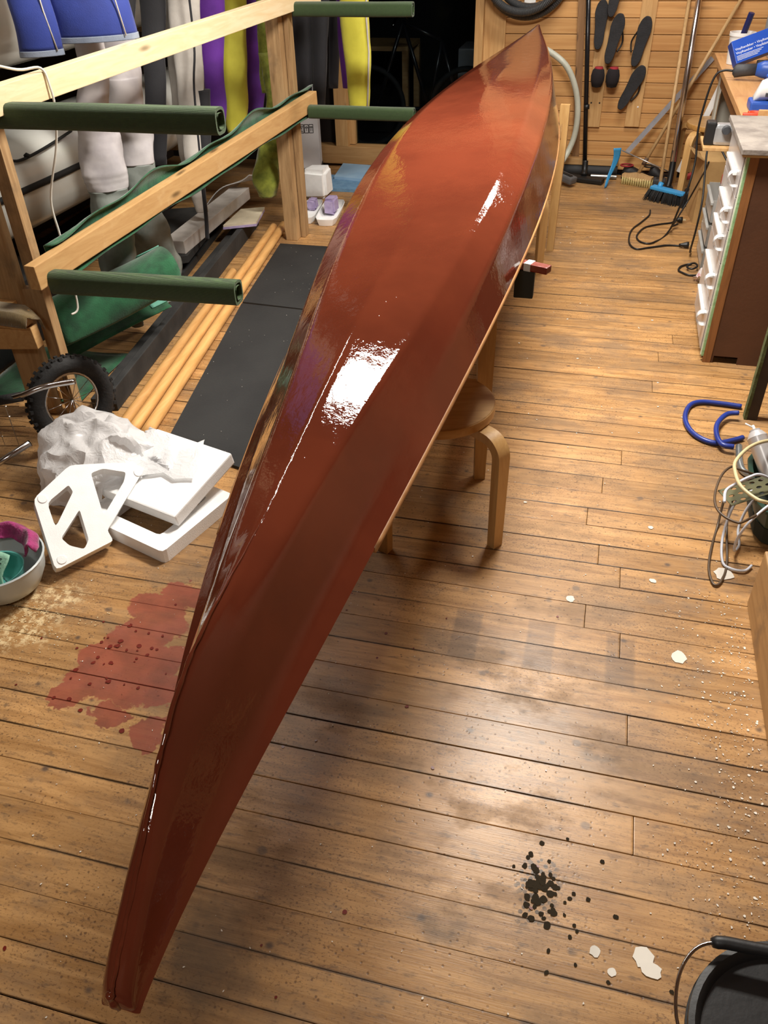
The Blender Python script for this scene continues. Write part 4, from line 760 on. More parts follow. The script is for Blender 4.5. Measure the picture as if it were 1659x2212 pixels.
def soften(loop, k=0.22):
    P = [Vector(p) for p in loop]; out = []
    for i, p in enumerate(P):
        a = P[i - 1]; b_ = P[(i + 1) % len(P)]; da = (a - p); db = (b_ - p); d = min(k * min(da.length, db.length), 0.018)
        A_ = p + da.normalized() * d; B_ = p + db.normalized() * d; out += [A_, (A_ + B_) / 4 + p / 2, B_]
    return out
plate_with_holes(soften(FOAM_A['outer']), [soften(h_) for h_ in FOAM_A['holes']], FOAM_A['n'], 0.045).build('frame', M_eps, t)
for p in (FOAM_A['outer'][0], FOAM_A['outer'][1], FOAM_A['outer'][4]):
    n = Vector(FOAM_A['n']); n = n if n.z > 0 else -n; cen = sum((Vector(q) for q in FOAM_A['outer']), Vector()) / 8; c = Vector(p) * 0.86 + cen * 0.14
    q = n.to_track_quat('Z', 'Y').to_matrix(); MB().lathe([(0.001, 0.003), (0.014, 0.003), (0.016, 0.0), (0.016, -0.002)], c, 18, q).build('boss', M_eps, t, angle=40)
Nn = Vector((-1.255, 1.792, 0)); uu_ = Vector((-0.95, 0.318, 0)).normalized(); vv_ = Vector((0.276, 0.961, 0)).normalized()
def fr(a, b_, z): return Nn + uu_ * a + vv_ * b_ + Vector((0, 0, z))
t = thing('polystyrene_frame', 'rectangular white polystyrene frame lying flat on the floor', 'packing', (-1.35, 2.0, 0.0))
plate_with_holes(soften([fr(0, 0, 0.052), fr(0.40, 0, 0.052), fr(0.40, 0.37, 0.052), fr(0, 0.37, 0.052)]), [soften([fr(0.07, 0.06, 0.052), fr(0.33, 0.06, 0.052), fr(0.33, 0.31, 0.052), fr(0.07, 0.31, 0.052)])], (0, 0, 1), 0.0515).build('frame', M_eps, t)
SLAB_C = Vector((-1.385, 2.118, 0.122)); rot_ = Matrix.Rotation(-0.28, 3, 'Z') @ Matrix.Rotation(0.22, 3, 'X')
tag(MB().box(SLAB_C, (0.36, 0.33, 0.05), rot_, 0.006).build('polystyrene_slab', M_eps), 'plain white polystyrene slab resting tilted on the flat frame', 'packing')
def bag_mat():
    m, nt, b = base_mat('thin_white_bag'); b.inputs['Base Color'].default_value = (0.95, 0.95, 0.96, 1); b.inputs['Roughness'].default_value = 0.25; b.inputs['Transmission Weight'].default_value = 0.0
    co = objco(nt); bump(nt, b, noise(nt, co, 22, 5, 0.6, 1.2), 0.6, 0.012)
    tr = N(nt, 'ShaderNodeBsdfTranslucent'); tr.inputs[0].default_value = (0.85, 0.85, 0.86, 1); tp = N(nt, 'ShaderNodeBsdfTransparent')
    m1 = nt.nodes.new('ShaderNodeMixShader'); m1.inputs[0].default_value = 0.35; L(nt, b.outputs[0], m1.inputs[1]); L(nt, tr.outputs[0], m1.inputs[2])
    m2 = nt.nodes.new('ShaderNodeMixShader'); m2.inputs[0].default_value = 0.10; L(nt, m1.outputs[0], m2.inputs[1]); L(nt, tp.outputs[0], m2.inputs[2]); L(nt, m2.outputs[0], nt.nodes['Material Output'].inputs['Surface'])
    return m
from mathutils import noise as mnoise
def settle(p, gap=0.010):
    """lay a point of thin plastic over the flat frame and the slab, and behind the leaning frame"""
    nA = Vector(FOAM_A['n']); nA = nA if nA.z > 0 else -nA; o_ = [Vector(q) for q in FOAM_A['outer']]; cA = sum(o_, Vector()) / len(o_)
    d_ = (p - o_[0]).dot(nA); q = p - nA * d_
    if (q - cA).length < 0.26 and d_ > -0.045 - gap: p = p - nA * (d_ + 0.045 + gap)
    w_ = p - Nn; a_, b_ = w_.dot(uu_), w_.dot(vv_)
    if -0.03 < a_ < 0.43 and -0.03 < b_ < 0.40: p.z = max(p.z, 0.052 + gap)
    for k in range(2):
        l_ = rot_.inverted() @ (p - SLAB_C)
        if abs(l_.x) < 0.205 and abs(l_.y) < 0.19 and l_.z < 0.025 + gap: p = p + Vector((0, 0, (0.025 + gap - l_.z) / rot_[2][2]))
    p.z = max(p.z, 0.003); return p
def bag(u, v):
    a = 2 * PI * u; e = v * PI * 0.5; c = Vector((-1.70, 2.16, 0.0)); ex = Vector((math.cos(a), math.sin(a), 0))
    rx = 0.28 + 0.04 * math.cos(a - 0.2); ry = 0.19; d = Vector((ex.x * rx, ex.y * ry, 0)) * math.cos(e) ** 0.7
    h_ = 0.27 * (math.sin(e) ** 0.8) * (1 - 0.35 * max(0, ex.x) * math.cos(e))
    p = c + d + Vector((-0.02 * math.sin(e), 0.05 * math.sin(e), h_))
    q = mnoise.noise_vector(p * 7.0) * 0.045 + mnoise.noise_vector(p * 17.0) * 0.022; q.z *= 0.8
    cr = abs(mnoise.noise(p * 11.0 + Vector((3, 1, 2)))) * 0.05
    p = p + q * (0.25 + 0.75 * math.sin(e)) - (p - c - Vector((0, 0, 0.08))).normalized() * cr
    return settle(p)
tag(MB().grid(bag, 90, 34).build('plastic_bag', bag_mat(), angle=28), 'crumpled thin white plastic bag heaped beside the polystyrene frames', 'bag')
tag(MB().grid(lambda u, v: settle((lambda p: p + mnoise.noise_vector(p * 9) * 0.02 + Vector((0, 0, abs(mnoise.noise(p * 12)) * 0.03)))(Vector((-1.42 + 0.17 * u - 0.03 * v, 2.02 + 0.06 * u + 0.17 * v, 0.135 + 0.05 * v - 0.03 * u + 0.02 * math.sin(6 * u)))), 0.014), 30, 22).build('plastic_film', bag_mat(), angle=28), 'loose white plastic film spread over the tilted polystyrene slab', 'bag')
# bike trailer at the left edge
t = thing('bike_trailer', 'bicycle trailer with knobbly tyre, chrome frame and wire basket', 'trailer', (-2.1, 2.3, 0.0))
M_tyre = plain('black_tyre', (34, 33, 33), (24, 24, 24), 30, 0.8, 0.6, 90); M_chr = plain('chrome_bar', (200, 200, 200), (170, 170, 172), 6, 0.18, 0.0, metal=1.0)
wc = Vector((-1.95, 2.44, 0.185)); ax = Vector((0.86, -0.45, 0.10)).normalized(); e1 = ax.cross(Vector((0, 0, 1))).normalized(); e2 = e1.cross(ax)
mb = MB(); mb.tube([wc + (e1 * math.cos(2 * PI * k / 48) + e2 * math.sin(2 * PI * k / 48)) * 0.148 for k in range(48)], 0.034, 10, False, True); ty = mb.build('tyre', M_tyre, t, smooth=True)
mb = MB()
for k in range(44):
    a = 2 * PI * k / 44; rd = e1 * math.cos(a) + e2 * math.sin(a)
    for sdd in (-0.018, 0.018): mb.box(wc + rd * 0.178 + ax * (sdd if k % 2 else sdd * 0.6), (0.012, 0.013, 0.012), Matrix((ax, rd.cross(ax), rd)).transposed())
mb.build('tread', M_tyre, ty)
mb = MB(); mb.tube([wc + (e1 * math.cos(2 * PI * k / 32) + e2 * math.sin(2 * PI * k / 32)) * 0.112 for k in range(32)], 0.008, 6, False, True)
for k in range(12): a = 2 * PI * k / 12; mb.tube([wc, wc + (e1 * math.cos(a) + e2 * math.sin(a)) * 0.112], 0.0015, 4)
mb.build('rim', M_chr, t, smooth=True)
MB().tube(smooth_path([(-2.45, 2.05, 0.28), (-2.12, 2.13, 0.315), (-1.96, 2.17, 0.35), (-1.88, 2.22, 0.37), (-1.80, 2.30, 0.36)]), 0.011, 10).build('chrome_bar', M_chr, t, smooth=True)
MB().tube([(-2.5, 1.96, 0.04), (-2.05, 2.03, 0.12), (-1.93, 2.12, 0.185)], 0.012, 10).build('chrome_bar', M_chr, t, smooth=True)
MB().tube([(-2.03, 2.15, 0.335), (-1.95, 2.18, 0.345)], 0.018, 10).build('clamp', M_tyre, t, smooth=True)
mb = MB()
for k in range(9): mb.tube([(-2.55 + 0.055 * k, 2.16 + 0.012 * k, 0.06), (-2.55 + 0.055 * k, 2.16 + 0.012 * k, 0.29)], 0.002, 4)
for k in range(6): mb.tube([(-2.57, 2.155, 0.06 + 0.045 * k), (-2.06, 2.27, 0.06 + 0.045 * k)], 0.002, 4)
mb.build('wire_basket', M_chr, t)
MB().tube([(-2.5, 2.1, 0.001), (-2.5, 2.1, 0.06)], 0.008, 6).build('prop_foot', M_chr, t)
# mixing bowl with rags
M_bowl = plain('milky_plastic', (206, 214, 214), (190, 198, 200), 3, 0.3, 0.0, trans=0.25)
bc = Vector((-1.70, 1.565, 0.0))
prof = [(0.001, 0.001), (0.07, 0.002), (0.11, 0.03), (0.132, 0.075), (0.141, 0.13), (0.1445, 0.131), (0.139, 0.134), (0.129, 0.078), (0.107, 0.035), (0.068, 0.007), (0.001, 0.006)]
tag(MB().lathe(prof, bc, 40).build('mixing_bowl', M_bowl, angle=40), 'milky white plastic bowl with a pink rag and teal bowl inside', 'bowl')
M_pinkr = plain('pink_towel', (166, 44, 112), (128, 30, 84), 30, 0.95, 0.9, 120, sheen=0.4)
def rag(u, v):
    a = 0.25 + 2.6 * u; r_ = 0.136 - 0.05 * v; p = bc + Vector((math.cos(a) * r_, math.sin(a) * r_, 0.152 + 0.035 * math.sin(PI * min(1, v * 1.1)) - 0.006 * v * v)); return p + mnoise.noise_vector(p * 24) * 0.008
tag(MB().sheet(rag, 30, 16, 0.006).build('rag', M_pinkr, smooth=True), 'crumpled magenta towelling rag stuffed in the white bowl', 'rag')
b2c = bc + Vector((0.012, -0.035, 0.04))
tag(MB().lathe([(0.001, 0.0), (0.05, 0.001), (0.078, 0.03), (0.087, 0.075), (0.089, 0.08), (0.085, 0.078), (0.075, 0.033), (0.048, 0.005), (0.001, 0.004)], b2c, 36).build('small_bowl', plain('teal_plastic', (104, 182, 174), (90, 164, 156), 4, 0.35, 0), angle=40), 'small teal plastic bowl nested inside the white bowl', 'bowl')
t = thing('printed_cloth', 'pale green printed cleaning cloth stuffed in the teal bowl', 'cloth', b2c + Vector((0, 0, 0.02)))
def clothf(u, v): return b2c + Vector((-0.055 + 0.10 * u, -0.045 + 0.02 * v + 0.01 * math.sin(3 * u), 0.035 + 0.085 * v)) + Vector((0.004 * math.sin(9 * v), 0.055 * v * v, 0))
MB().sheet(clothf, 10, 10, 0.003).build('cloth', plain('mint_cloth', (150, 196, 170), (132, 178, 152), 12, 0.85, 0.4, 150), t, smooth=True)
mb = MB()
for k, (a, b_, h_) in enumerate(((0.05, 0.75, 0.86), (0.05, 0.8, 0.76), (0.05, 0.85, 0.66), (0.05, 0.85, 0.57))):
    for q in range(8):
        u0 = a + (b_ - a) * q / 8; u1 = a + (b_ - a) * (q + 1) / 8
        A_ = Vector(clothf(u0, h_)); B_ = Vector(clothf(u1, h_)); mb.beam(A_ + Vector((0, -0.001, 0.001)), B_ + Vector((0, -0.001, 0.001)), 0.001, 0.0025)
mb.build('print_stripes', M_ink, t)
CLOTH = (t, clothf)

# ------------------------------------------------------------------ drawer cabinet
def text(body, size, loc, xa, ya, mat, parent, name='lettering', align='LEFT'):
    cu = bpy.data.curves.new(name, 'FONT'); cu.body = body; cu.size = size; cu.align_x = align; cu.extrude = 0.0004
    o = bpy.data.objects.new('tmp', cu); COL.objects.link(o); dg = bpy.context.evaluated_depsgraph_get(); me = bpy.data.meshes.new_from_object(o.evaluated_get(dg)); bpy.data.objects.remove(o)
    xa = Vector(xa).normalized(); za = xa.cross(Vector(ya)).normalized(); ya = za.cross(xa); org = Vector(ORG.get(parent.name, (0, 0, 0)))
    for v in me.vertices: v.co = Vector(loc) + xa * v.co.x + ya * v.co.y + za * v.co.z - org
    me.materials.clear(); me.materials.append(mat); r_ = bpy.data.objects.new(name, me); COL.objects.link(r_); r_.parent = parent
    return r_
_p0 = Vector(CLOTH[1](0.92, 0.5)); text('Worte', 0.016, _p0 + Vector((0, -0.003, 0.0)), (0, 0.35, -1), (1, 0, 0), M_ink, CLOTH[0])
M_cab = plain('dark_brown_fibreboard', (84, 52, 32), (72, 44, 27), 3, 0.6, 0.15); M_cabedge = wood('brown_cabinet_edge', (140, 94, 52), (112, 72, 38), 'Z', 0.55)
M_mint = plain('pale_green_paint', (150, 188, 140), (128, 166, 118), 30, 0.7, 0.4); M_whp = plain('white_plastic', (236, 236, 234), rough=0.35, bmp=0)
M_frost = clear('frosted_drawer_plastic', (0.72, 0.68, 0.66), 0.22, 0.42); M_clr = clear('clear_pull_plastic', (0.92, 0.92, 0.92), 0.06, 0.12)
t = thing('drawer_cabinet', 'tall brown cabinet with stacked clear plastic drawers and white handle bars', 'cabinet', (0.78, 3.93, 0.0))
X0, X1, Y0, Y1, ZT = 0.555, 1.02, 3.665, 4.24, 0.90
plate_with_holes([(X0 + 0.035, Y0 + 0.001, 0.0), (X0 + 0.035, Y0 + 0.001, ZT), (X1, Y0 + 0.001, ZT), (X1, Y0 + 0.001, 0.0), (X0 + 0.15, Y0 + 0.001, 0.0), (X0 + 0.15, Y0 + 0.001, 0.035), (X0 + 0.045, Y0 + 0.001, 0.035), (X0 + 0.045, Y0 + 0.001, 0.0)], [], (0, -1, 0.0001), 0.016).build('side_panel', M_cab, t)
MB().bx(X0, X0 + 0.035, Y0 - 0.002, Y0 + 0.016, 0, ZT, 0.001).build('stile', M_cabedge, t)
MB().bx(X0, X1, Y0 - 0.003, Y0 + 0.014, ZT, ZT + 0.012, 0.001).build('top_edge', M_cabedge, t)
MB().bx(X0, X1, Y1 - 0.016, Y1, 0, ZT).build('side_panel', M_cab, t)
MB().bx(X1 - 0.008, X1, Y0, Y1, 0, ZT).build('back_panel', M_cab, t)
MB().bx(X0, X1 - 0.01, Y0 + 0.02, Y1 - 0.02, 0.03, 0.045).build('bottom_panel', M_cab, t)
MB().bx(X0 - 0.010, X0, Y0 - 0.001, Y0 + 0.011, 0.03, ZT, 0.001).build('green_lipping', M_mint, t)
MB().bx(X0 - 0.014, X0, Y0 + 0.012, Y0 + 0.022, 0.03, ZT, 0.001).build('white_lipping', plain('cream_paint', (222, 224, 206), rough=0.6), t)
MB().bx(X0 - 0.04, X1 + 0.01, Y0 - 0.03, Y1 + 0.02, ZT + 0.012, ZT + 0.034, 0.003).build('top_board', plain('grey_worn_top', (146, 138, 130), (116, 108, 102), 10, 0.65, 0.4, 60), t)
MB().bx(X0 - 0.03, X1, Y0 - 0.01, Y1, ZT, ZT + 0.012).build('ply_layer', plain('ply_edge', (206, 178, 130), rough=0.7), t)
for k, (za, zb, zh) in enumerate(((0.735, 0.885, 0.80), (0.60, 0.73, 0.65), (0.455, 0.595, 0.532), (0.265, 0.45, 0.358), (0.05, 0.26, 0.183))):
    d = MB().bx(X0 - 0.018, X0 - 0.012, Y0 + 0.03, Y1 - 0.02, za, zb, 0.001).bx(X0 - 0.012, X1 - 0.05, Y0 + 0.032, Y0 + 0.036, za, zb - 0.03).bx(X0 - 0.012, X1 - 0.05, Y1 - 0.026, Y1 - 0.022, za, zb - 0.03).bx(X0 - 0.012, X1 - 0.05, Y0 + 0.036, Y1 - 0.026, za, za + 0.004).build('drawer', M_frost, t)
    MB().bx(X0 - 0.034, X0 - 0.018, Y0 + 0.13, Y0 + 0.47, zh - 0.006, zh + 0.008, 0.002).build('handle', M_whp, d)
    mb = MB(); cc = Vector((X0 - 0.026, Y0 + 0.095, zh - 0.006))
    mb.sheet(lambda u, v: cc + Vector((0.030 * math.cos(0.5 + 5.2 * u), 0.022 * (v - 0.5) * 2, 0.030 * math.sin(0.5 + 5.2 * u))), 20, 3, 0.002); mb.build('pull', M_clr, d, smooth=True)
    if k in (0, 1, 3):
        mb = MB()
        for q in range(5): mb.box((X0 + 0.1 + 0.06 * q, Y0 + 0.12 + 0.09 * q, za + 0.03), (0.05, 0.06, 0.05), Matrix.Rotation(q, 3, 'Z'), 0.004)
        mb.build('contents', plain('drawer_contents', (150, 128, 110), (100, 84, 74), 20, 0.7), d)
ZC = ZT + 0.0345
tag(MB().lathe([(0.001, 0.0), (0.03, 0.002), (0.04, 0.018), (0.034, 0.036), (0.015, 0.046), (0.001, 0.048)], (0.665, 3.80, ZC), 18).build('wax_lump', plain('white_lump', (236, 234, 230), rough=0.5), smooth=True), 'round white lump on top of the drawer cabinet', 'lump')
tag(MB().box((0.80, 3.76, ZC + 0.05), (0.14, 0.06, 0.10), Matrix.Rotation(0.3, 3, 'Z'), 0.012).build('battery_pack', plain('black_tool_plastic', (26, 26, 28), rough=0.45)), 'black battery block on top of the drawer cabinet', 'battery')

# ------------------------------------------------------------------ workbench and its tools
M_bench = wood('bench_top', (208, 160, 108), (184, 134, 82), 'Y', 0.5, 0.6, False, 0.1, (170, 120, 76)); BZ = 0.88
t = wbench = thing('workbench', 'long wooden workbench along the right wall', 'workbench', (1.1, 5.3, 0.0))
MB().bx(0.60, 1.9, 4.42, 6.42, BZ - 0.035, BZ, 0.003).build('bench_top', M_bench, t)
MB().bx(0.63, 0.68, 4.50, 6.36, BZ - 0.125, BZ - 0.035).build('apron', M_cabedge, t)
M_panel = plain('grey_white_panel', (196, 194, 182), (176, 174, 162), 3, 0.6)
for y in (4.50, 6.13): MB().bx(0.66, 1.85, y, y + 0.03, 0.0, BZ - 0.125).build('end_panel', M_panel, t)
MB().bx(1.82, 1.85, 4.54, 6.12, 0.0, BZ - 0.035).build('back_panel', M_panel, t)
MB().box((0.635, 6.065, 0.43), (0.012, 0.11, 0.86), Matrix.Rotation(-0.0, 3, 'X')).build('leg_board', M_panel, t)
M_blue = plain('tool_blue', (44, 88, 178), (34, 72, 152), 5, 0.4, 0.1); M_dgrey = plain('dark_grip', (58, 60, 64), (44, 46, 50), 8, 0.6, 0.3); M_lgrey = plain('cast_aluminium', (176, 178, 180), (150, 152, 156), 12, 0.35, 0.1, metal=0.5)
# white tub with filler and a dark blue handle
t = thing('filler_tub', 'white plastic filler tub at the far end of the workbench', 'tub', (0.70, 6.0, BZ))
MB().lathe([(0.001, 0.0), (0.062, 0.001), (0.072, 0.15), (0.076, 0.152), (0.076, 0.17), (0.070, 0.17), (0.066, 0.14), (0.001, 0.14)], (0.70, 6.0, BZ + 0.001), 28).build('tub', M_whp, t, angle=40)
MB().lathe([(0.001, 0.148), (0.067, 0.147)], (0.70, 6.0, BZ), 20).build('filler', plain('dried_filler', (196, 160, 130), (150, 110, 84), 40, 0.9, 0.8, 100), t)
tag(MB().tube([(0.705, 6.02, BZ + 0.151), (0.725, 6.00, BZ + 0.27)], 0.018, 14).build('scraper', plain('navy_handle', (28, 34, 84), rough=0.4), angle=40), 'dark blue handled scraper standing in the white filler tub', 'scraper')
# glove box
gb = thing('glove_box', 'blue and white glove carton leaning tilted on the workbench', 'box', (0.80, 5.72, BZ))
xa = Vector((0.90, 0.26, 0.30)).normalized(); ya = Vector((-0.25, 0.40, 0.88)); za = xa.cross(ya).normalized(); ya = za.cross(xa).normalized(); gm = Matrix((xa, ya, za)).transposed(); gc = Vector((0.765, 5.72, BZ + 0.138))
MB().box(gc, (0.30, 0.125, 0.075), gm, 0.002).build('carton', plain('carton_blue', (30, 80, 186), (26, 70, 168), 3, 0.4, 0), gb)
MB().box(gc + ya * 0.0628, (0.26, 0.001, 0.05), gm).build('top_panel', plain('carton_white', (226, 216, 214), (232, 150, 150), 6, 0.5, 0), gb)
# printed front
M_prn = plain('print_white', (236, 240, 246), rough=0.6, bmp=0)
fz = gc + za * 0.0381 if za.y < 0 else gc - za * 0.0381
fn = za if za.y < 0 else -za; fx = xa if xa.cross(ya).dot(fn) > 0 else -xa; org_ = fz - xa * 0.14
text('Vinylhandsker \u2022 Vinylhandskar', 0.0185, org_ + ya * 0.006, xa, ya, M_prn, gb); text('Vinylhansker \u2022 Vinylk\u00e4sineet', 0.0185, org_ - ya * 0.015, xa, ya, M_prn, gb)
text('XL', 0.026, fz + xa * 0.108 + ya * 0.034, xa, ya, M_prn, gb); text('100', 0.016, fz + xa * 0.110 + ya * 0.018, xa, ya, M_prn, gb)
mb = MB()
for k in range(4): mb.beam(org_ + ya * (-0.026 - 0.007 * k), org_ + ya * (-0.026 - 0.007 * k) + xa * (0.15 - 0.012 * k), 0.0008, 0.0022, up=tuple(ya))
mb.build('small_print', M_prn, gb)
tag(MB().box((0.86, 5.66, BZ + 0.035), (0.16, 0.10, 0.068), Matrix.Rotation(0.3, 3, 'Z'), 0.006).build('tool_case', M_dgrey), 'dark grey tool case under the tilted glove carton', 'case')
# blue multitool with cable
t = thing('multitool', 'blue and dark grey corded hand tool lying on the workbench', 'power tool', (0.75, 5.42, BZ))
def body(mb, st_, ax_): 
    rings_ = []
    for c, ry, rz in st_: rings_.append([Vector(c) + Vector((-ax_[1], ax_[0], 0)) * math.cos(2 * PI * k / 16) * ry + Vector((0, 0, 1)) * math.sin(2 * PI * k / 16) * rz for k in range(16)])
    mb.loft(rings_); return mb
body(MB(), [((0.625, 5.46, BZ + 0.045), 0.016, 0.016), ((0.64, 5.46, BZ + 0.045), 0.028, 0.034), ((0.68, 5.455, BZ + 0.05), 0.028, 0.032), ((0.75, 5.445, BZ + 0.056), 0.026, 0.030)], (1, -0.1)).build('grip', M_dgrey, t, smooth=True)
body(MB(), [((0.745, 5.445, BZ + 0.056), 0.027, 0.031), ((0.78, 5.44, BZ + 0.058), 0.036, 0.044), ((0.84, 5.43, BZ + 0.056), 0.038, 0.046), ((0.90, 5.42, BZ + 0.05), 0.034, 0.04), ((0.93, 5.415, BZ + 0.045), 0.02, 0.026)], (1, -0.1)).build('motor_housing', M_blue, t, smooth=True)
MB().bx(0.80, 0.93, 5.36, 5.46, BZ + 0.001, BZ + 0.016, 0.003).build('base_plate', M_blue, t)
MB().box((0.865, 5.40, BZ + 0.055), (0.09, 0.02, 0.03), None, 0.004).build('guard', M_lgrey, t)
tag(MB().tube(smooth_path([(0.626, 5.46, BZ + 0.045), (0.58, 5.47, BZ + 0.045), (0.54, 5.47, BZ + 0.02), (0.515, 5.46, 0.80), (0.50, 5.44, 0.62), (0.515, 5.40, 0.46), (0.50, 5.35, 0.32), (0.47, 5.36, 0.18), (0.455, 5.42, 0.06), (0.46, 5.50, 0.03), (0.50, 5.56, 0.03)]), 0.006, 8).build('tool_cable', plain('black_rubber_cable', (20, 20, 22), rough=0.5, bmp=0), smooth=True), 'black cable hanging from the blue tool down past the bench edge', 'cable')
# blue detail sander near the bench end
t = thing('sander', 'blue based sander with pale grey body on the near end of the workbench', 'power tool', (0.73, 4.70, BZ))
MB().bx(0.64, 0.86, 4.60, 4.74, BZ + 0.001, BZ + 0.045, 0.010).build('base', M_blue, t)
body(MB(), [((0.655, 4.67, BZ + 0.05), 0.03, 0.012), ((0.68, 4.67, BZ + 0.085), 0.045, 0.045), ((0.74, 4.67, BZ + 0.10), 0.05, 0.055), ((0.82, 4.67, BZ + 0.10), 0.048, 0.05), ((0.88, 4.67, BZ + 0.09), 0.03, 0.035)], (1, 0)).build('body', plain('pale_grey_shell', (206, 206, 204), (186, 186, 186), 6, 0.3, 0), t, smooth=True)
MB().box((0.76, 4.62, BZ + 0.075), (0.12, 0.004, 0.016), None, 0.001).build('vent', M_dgrey, t)
MB().tube(smooth_path([(0.70, 4.68, BZ + 0.14), (0.74, 4.70, BZ + 0.17), (0.82, 4.70, BZ + 0.17)]), 0.012, 10).build('handle', M_blue, t, smooth=True)
# pliers and pencil-box of small items
t = thing('pliers', 'red handled pliers lying at the near edge of the workbench', 'pliers', (0.72, 4.46, BZ))
for k, dy in enumerate((-0.012, 0.014)):
    MB().tube(smooth_path([(0.60 + 0.03 * k, 4.51 + dy * 1.6, BZ + 0.012), (0.66, 4.51 + dy * 2, BZ + 0.013), (0.75, 4.505 + dy, BZ + 0.013)]), 0.009, 8).build('handle', plain('red_dip_grip', (206, 66, 38), rough=0.4), t, smooth=True)
MB().beam((0.75, 4.505, BZ + 0.012), (0.86, 4.50, BZ + 0.012), 0.024, 0.014, bev=0.003).build('jaw', plain('dark_steel', (60, 58, 56), rough=0.4, metal=0.8), t)
tag(MB().bx(0.66, 0.92, 4.425, 4.445, BZ + 0.0005, BZ + 0.045, 0.003).build('wood_block', M_bench), 'pale wooden block lying across the near end of the workbench', 'block')
tag(MB().bx(0.95, 1.25, 4.9, 5.2, BZ + 0.0005, BZ + 0.18, 0.01).build('storage_box', M_panel), 'grey white storage box further back on the workbench', 'box')
t = thing('paper_roll_stack', 'pile of white paper rolls at the back of the workbench', 'paper', (1.0, 6.1, BZ))
for k, (x, y, z) in enumerate(((0.92, 6.05, 0.06), (1.05, 6.08, 0.06), (0.98, 6.06, 0.17), (1.1, 6.1, 0.28), (0.96, 6.08, 0.28))):
    MB().lathe([(0.018, -0.11), (0.055, -0.11), (0.055, 0.11), (0.018, 0.11)], (x, y, BZ + z), 20, Matrix.Rotation(PI / 2, 3, 'X')).build('roll', plain('paper_white', (222, 224, 224), (196, 198, 198), 30, 0.8, 0.4, 80), t, angle=40)
t = thing('jigsaw', 'grey jigsaw with round knob on the shelf at the bench end', 'power tool', (0.60, 4.34, 0.79))
MB().bx(0.43, 0.97, 4.27, 4.50, 0.775, 0.79, 0.002).build('side_shelf', M_trim, wbench); MB().bx(0.66, 0.95, 4.48, 4.50, 0.70, 0.775).build('shelf_cleat', M_trim, wbench)
JZ = 0.7905
MB().box((0.545, 4.345, JZ + 0.045), (0.15, 0.07, 0.09), None, 0.016).build('body', M_lgrey, t)
MB().box((0.455, 4.345, JZ + 0.05), (0.045, 0.065, 0.10), None, 0.008).build('dust_port', plain('black_tool_plastic_b', (24, 24, 26), rough=0.5), t)
MB().lathe([(0.001, 0.014), (0.017, 0.014), (0.02, 0.0), (0.02, -0.01)], (0.52, 4.302, JZ + 0.07), 18, Matrix.Rotation(PI / 2, 3, 'X')).build('knob', M_dgrey, t, angle=40)
text('sensa', 0.022, (0.548, 4.3085, JZ + 0.062), (1, 0, 0), (0, 0, 1), plain('print_red', (150, 40, 44), rough=0.6, bmp=0), t)

# ------------------------------------------------------------------ under and beside the workbench
M_card = plain('brown_card', (186, 150, 98), (166, 130, 82), 5, 0.8, 0.2); M_tapec = clear('packing_tape', (0.85, 0.82, 0.75), 0.15, 0.3)
t = thing('cardboard_box', 'open tall cardboard box standing on the floor below the workbench', 'box', (0.66, 5.92, 0.0))
cbm = Matrix.Rotation(0.12, 3, 'Z'); cb0 = Vector((0.72, 5.84, 0.0))
for a in (((-0.135, 0, 0.19), (0.005, 0.27, 0.38)), ((0.135, 0, 0.19), (0.005, 0.27, 0.38)), ((0, -0.135, 0.19), (0.27, 0.005, 0.38)), ((0, 0.135, 0.19), (0.27, 0.005, 0.38)), ((0, 0, 0.004), (0.27, 0.27, 0.006))): MB().box(cb0 + cbm @ Vector(a[0]), a[1], cbm).build('box_wall', M_card, t)
MB().box(cb0 + cbm @ Vector((0.0, -0.04, 0.387)), (0.28, 0.19, 0.004), cbm @ Matrix.Rotation(0.08, 3, 'X')).build('box_flap', M_card, t)
MB().box(cb0 + cbm @ Vector((-0.165, -0.01, 0.40)), (0.08, 0.25, 0.004), cbm @ Matrix.Rotation(0.5, 3, 'Y')).build('box_flap', M_card, t)
M_bin = clear('grey_bin_plastic', (0.6, 0.6, 0.58), 0.25, 0.5)
for k, (z, lb) in enumerate(((0.0005, 'bottom'), (0.128, 'middle'), (0.256, 'top'))):
    mb = MB(); x0, x1, y0, y1 = 0.605, 0.88, 4.85 + 0.02 * k, 5.22 + 0.02 * k
    mb.bx(x0, x1, y0, y1, z, z + 0.004).bx(x0, x0 + 0.004, y0, y1, z, z + 0.105).bx(x1 - 0.004, x1, y0, y1, z, z + 0.12).bx(x0, x1, y0, y0 + 0.004, z, z + 0.12).bx(x0, x1, y1 - 0.004, y1, z, z + 0.12).bx(x0 - 0.012, x0, y0, y1, z + 0.095, z + 0.107)
    tag(mb.build('storage_bin', M_bin), 'grey translucent storage bin, %s of its stack below the workbench' % lb, 'bin', 'storage bins below the workbench')
tag(MB().box((0.72, 5.02, 0.445), (0.10, 0.16, 0.06), Matrix.Rotation(0.5, 3, 'Z') , 0.01).build('red_tool', plain('red_plastic', (176, 52, 44), (150, 40, 34), 10, 0.45)), 'red plastic tool lying on the stack of storage bins', 'tool')
tag(MB().lathe([(0.001, 0.0), (0.026, 0.001), (0.028, 0.10), (0.012, 0.125), (0.012, 0.14), (0.001, 0.14)], (0.695, 5.42, 0.0005), 16).build('bottle', plain('grey_bottle', (146, 140, 128), rough=0.4), angle=40), 'small grey bottle on the floor beyond the storage bins', 'bottle')
M_blkc = plain('black_cord', (20, 20, 21), rough=0.45, bmp=0)
C = CORDS
def cord(pts, r_, mat, name, label, cat='cable', k=6): return tag(MB().tube(smooth_path(pts, k), r_, 8).build(name, mat, smooth=True), label, cat)
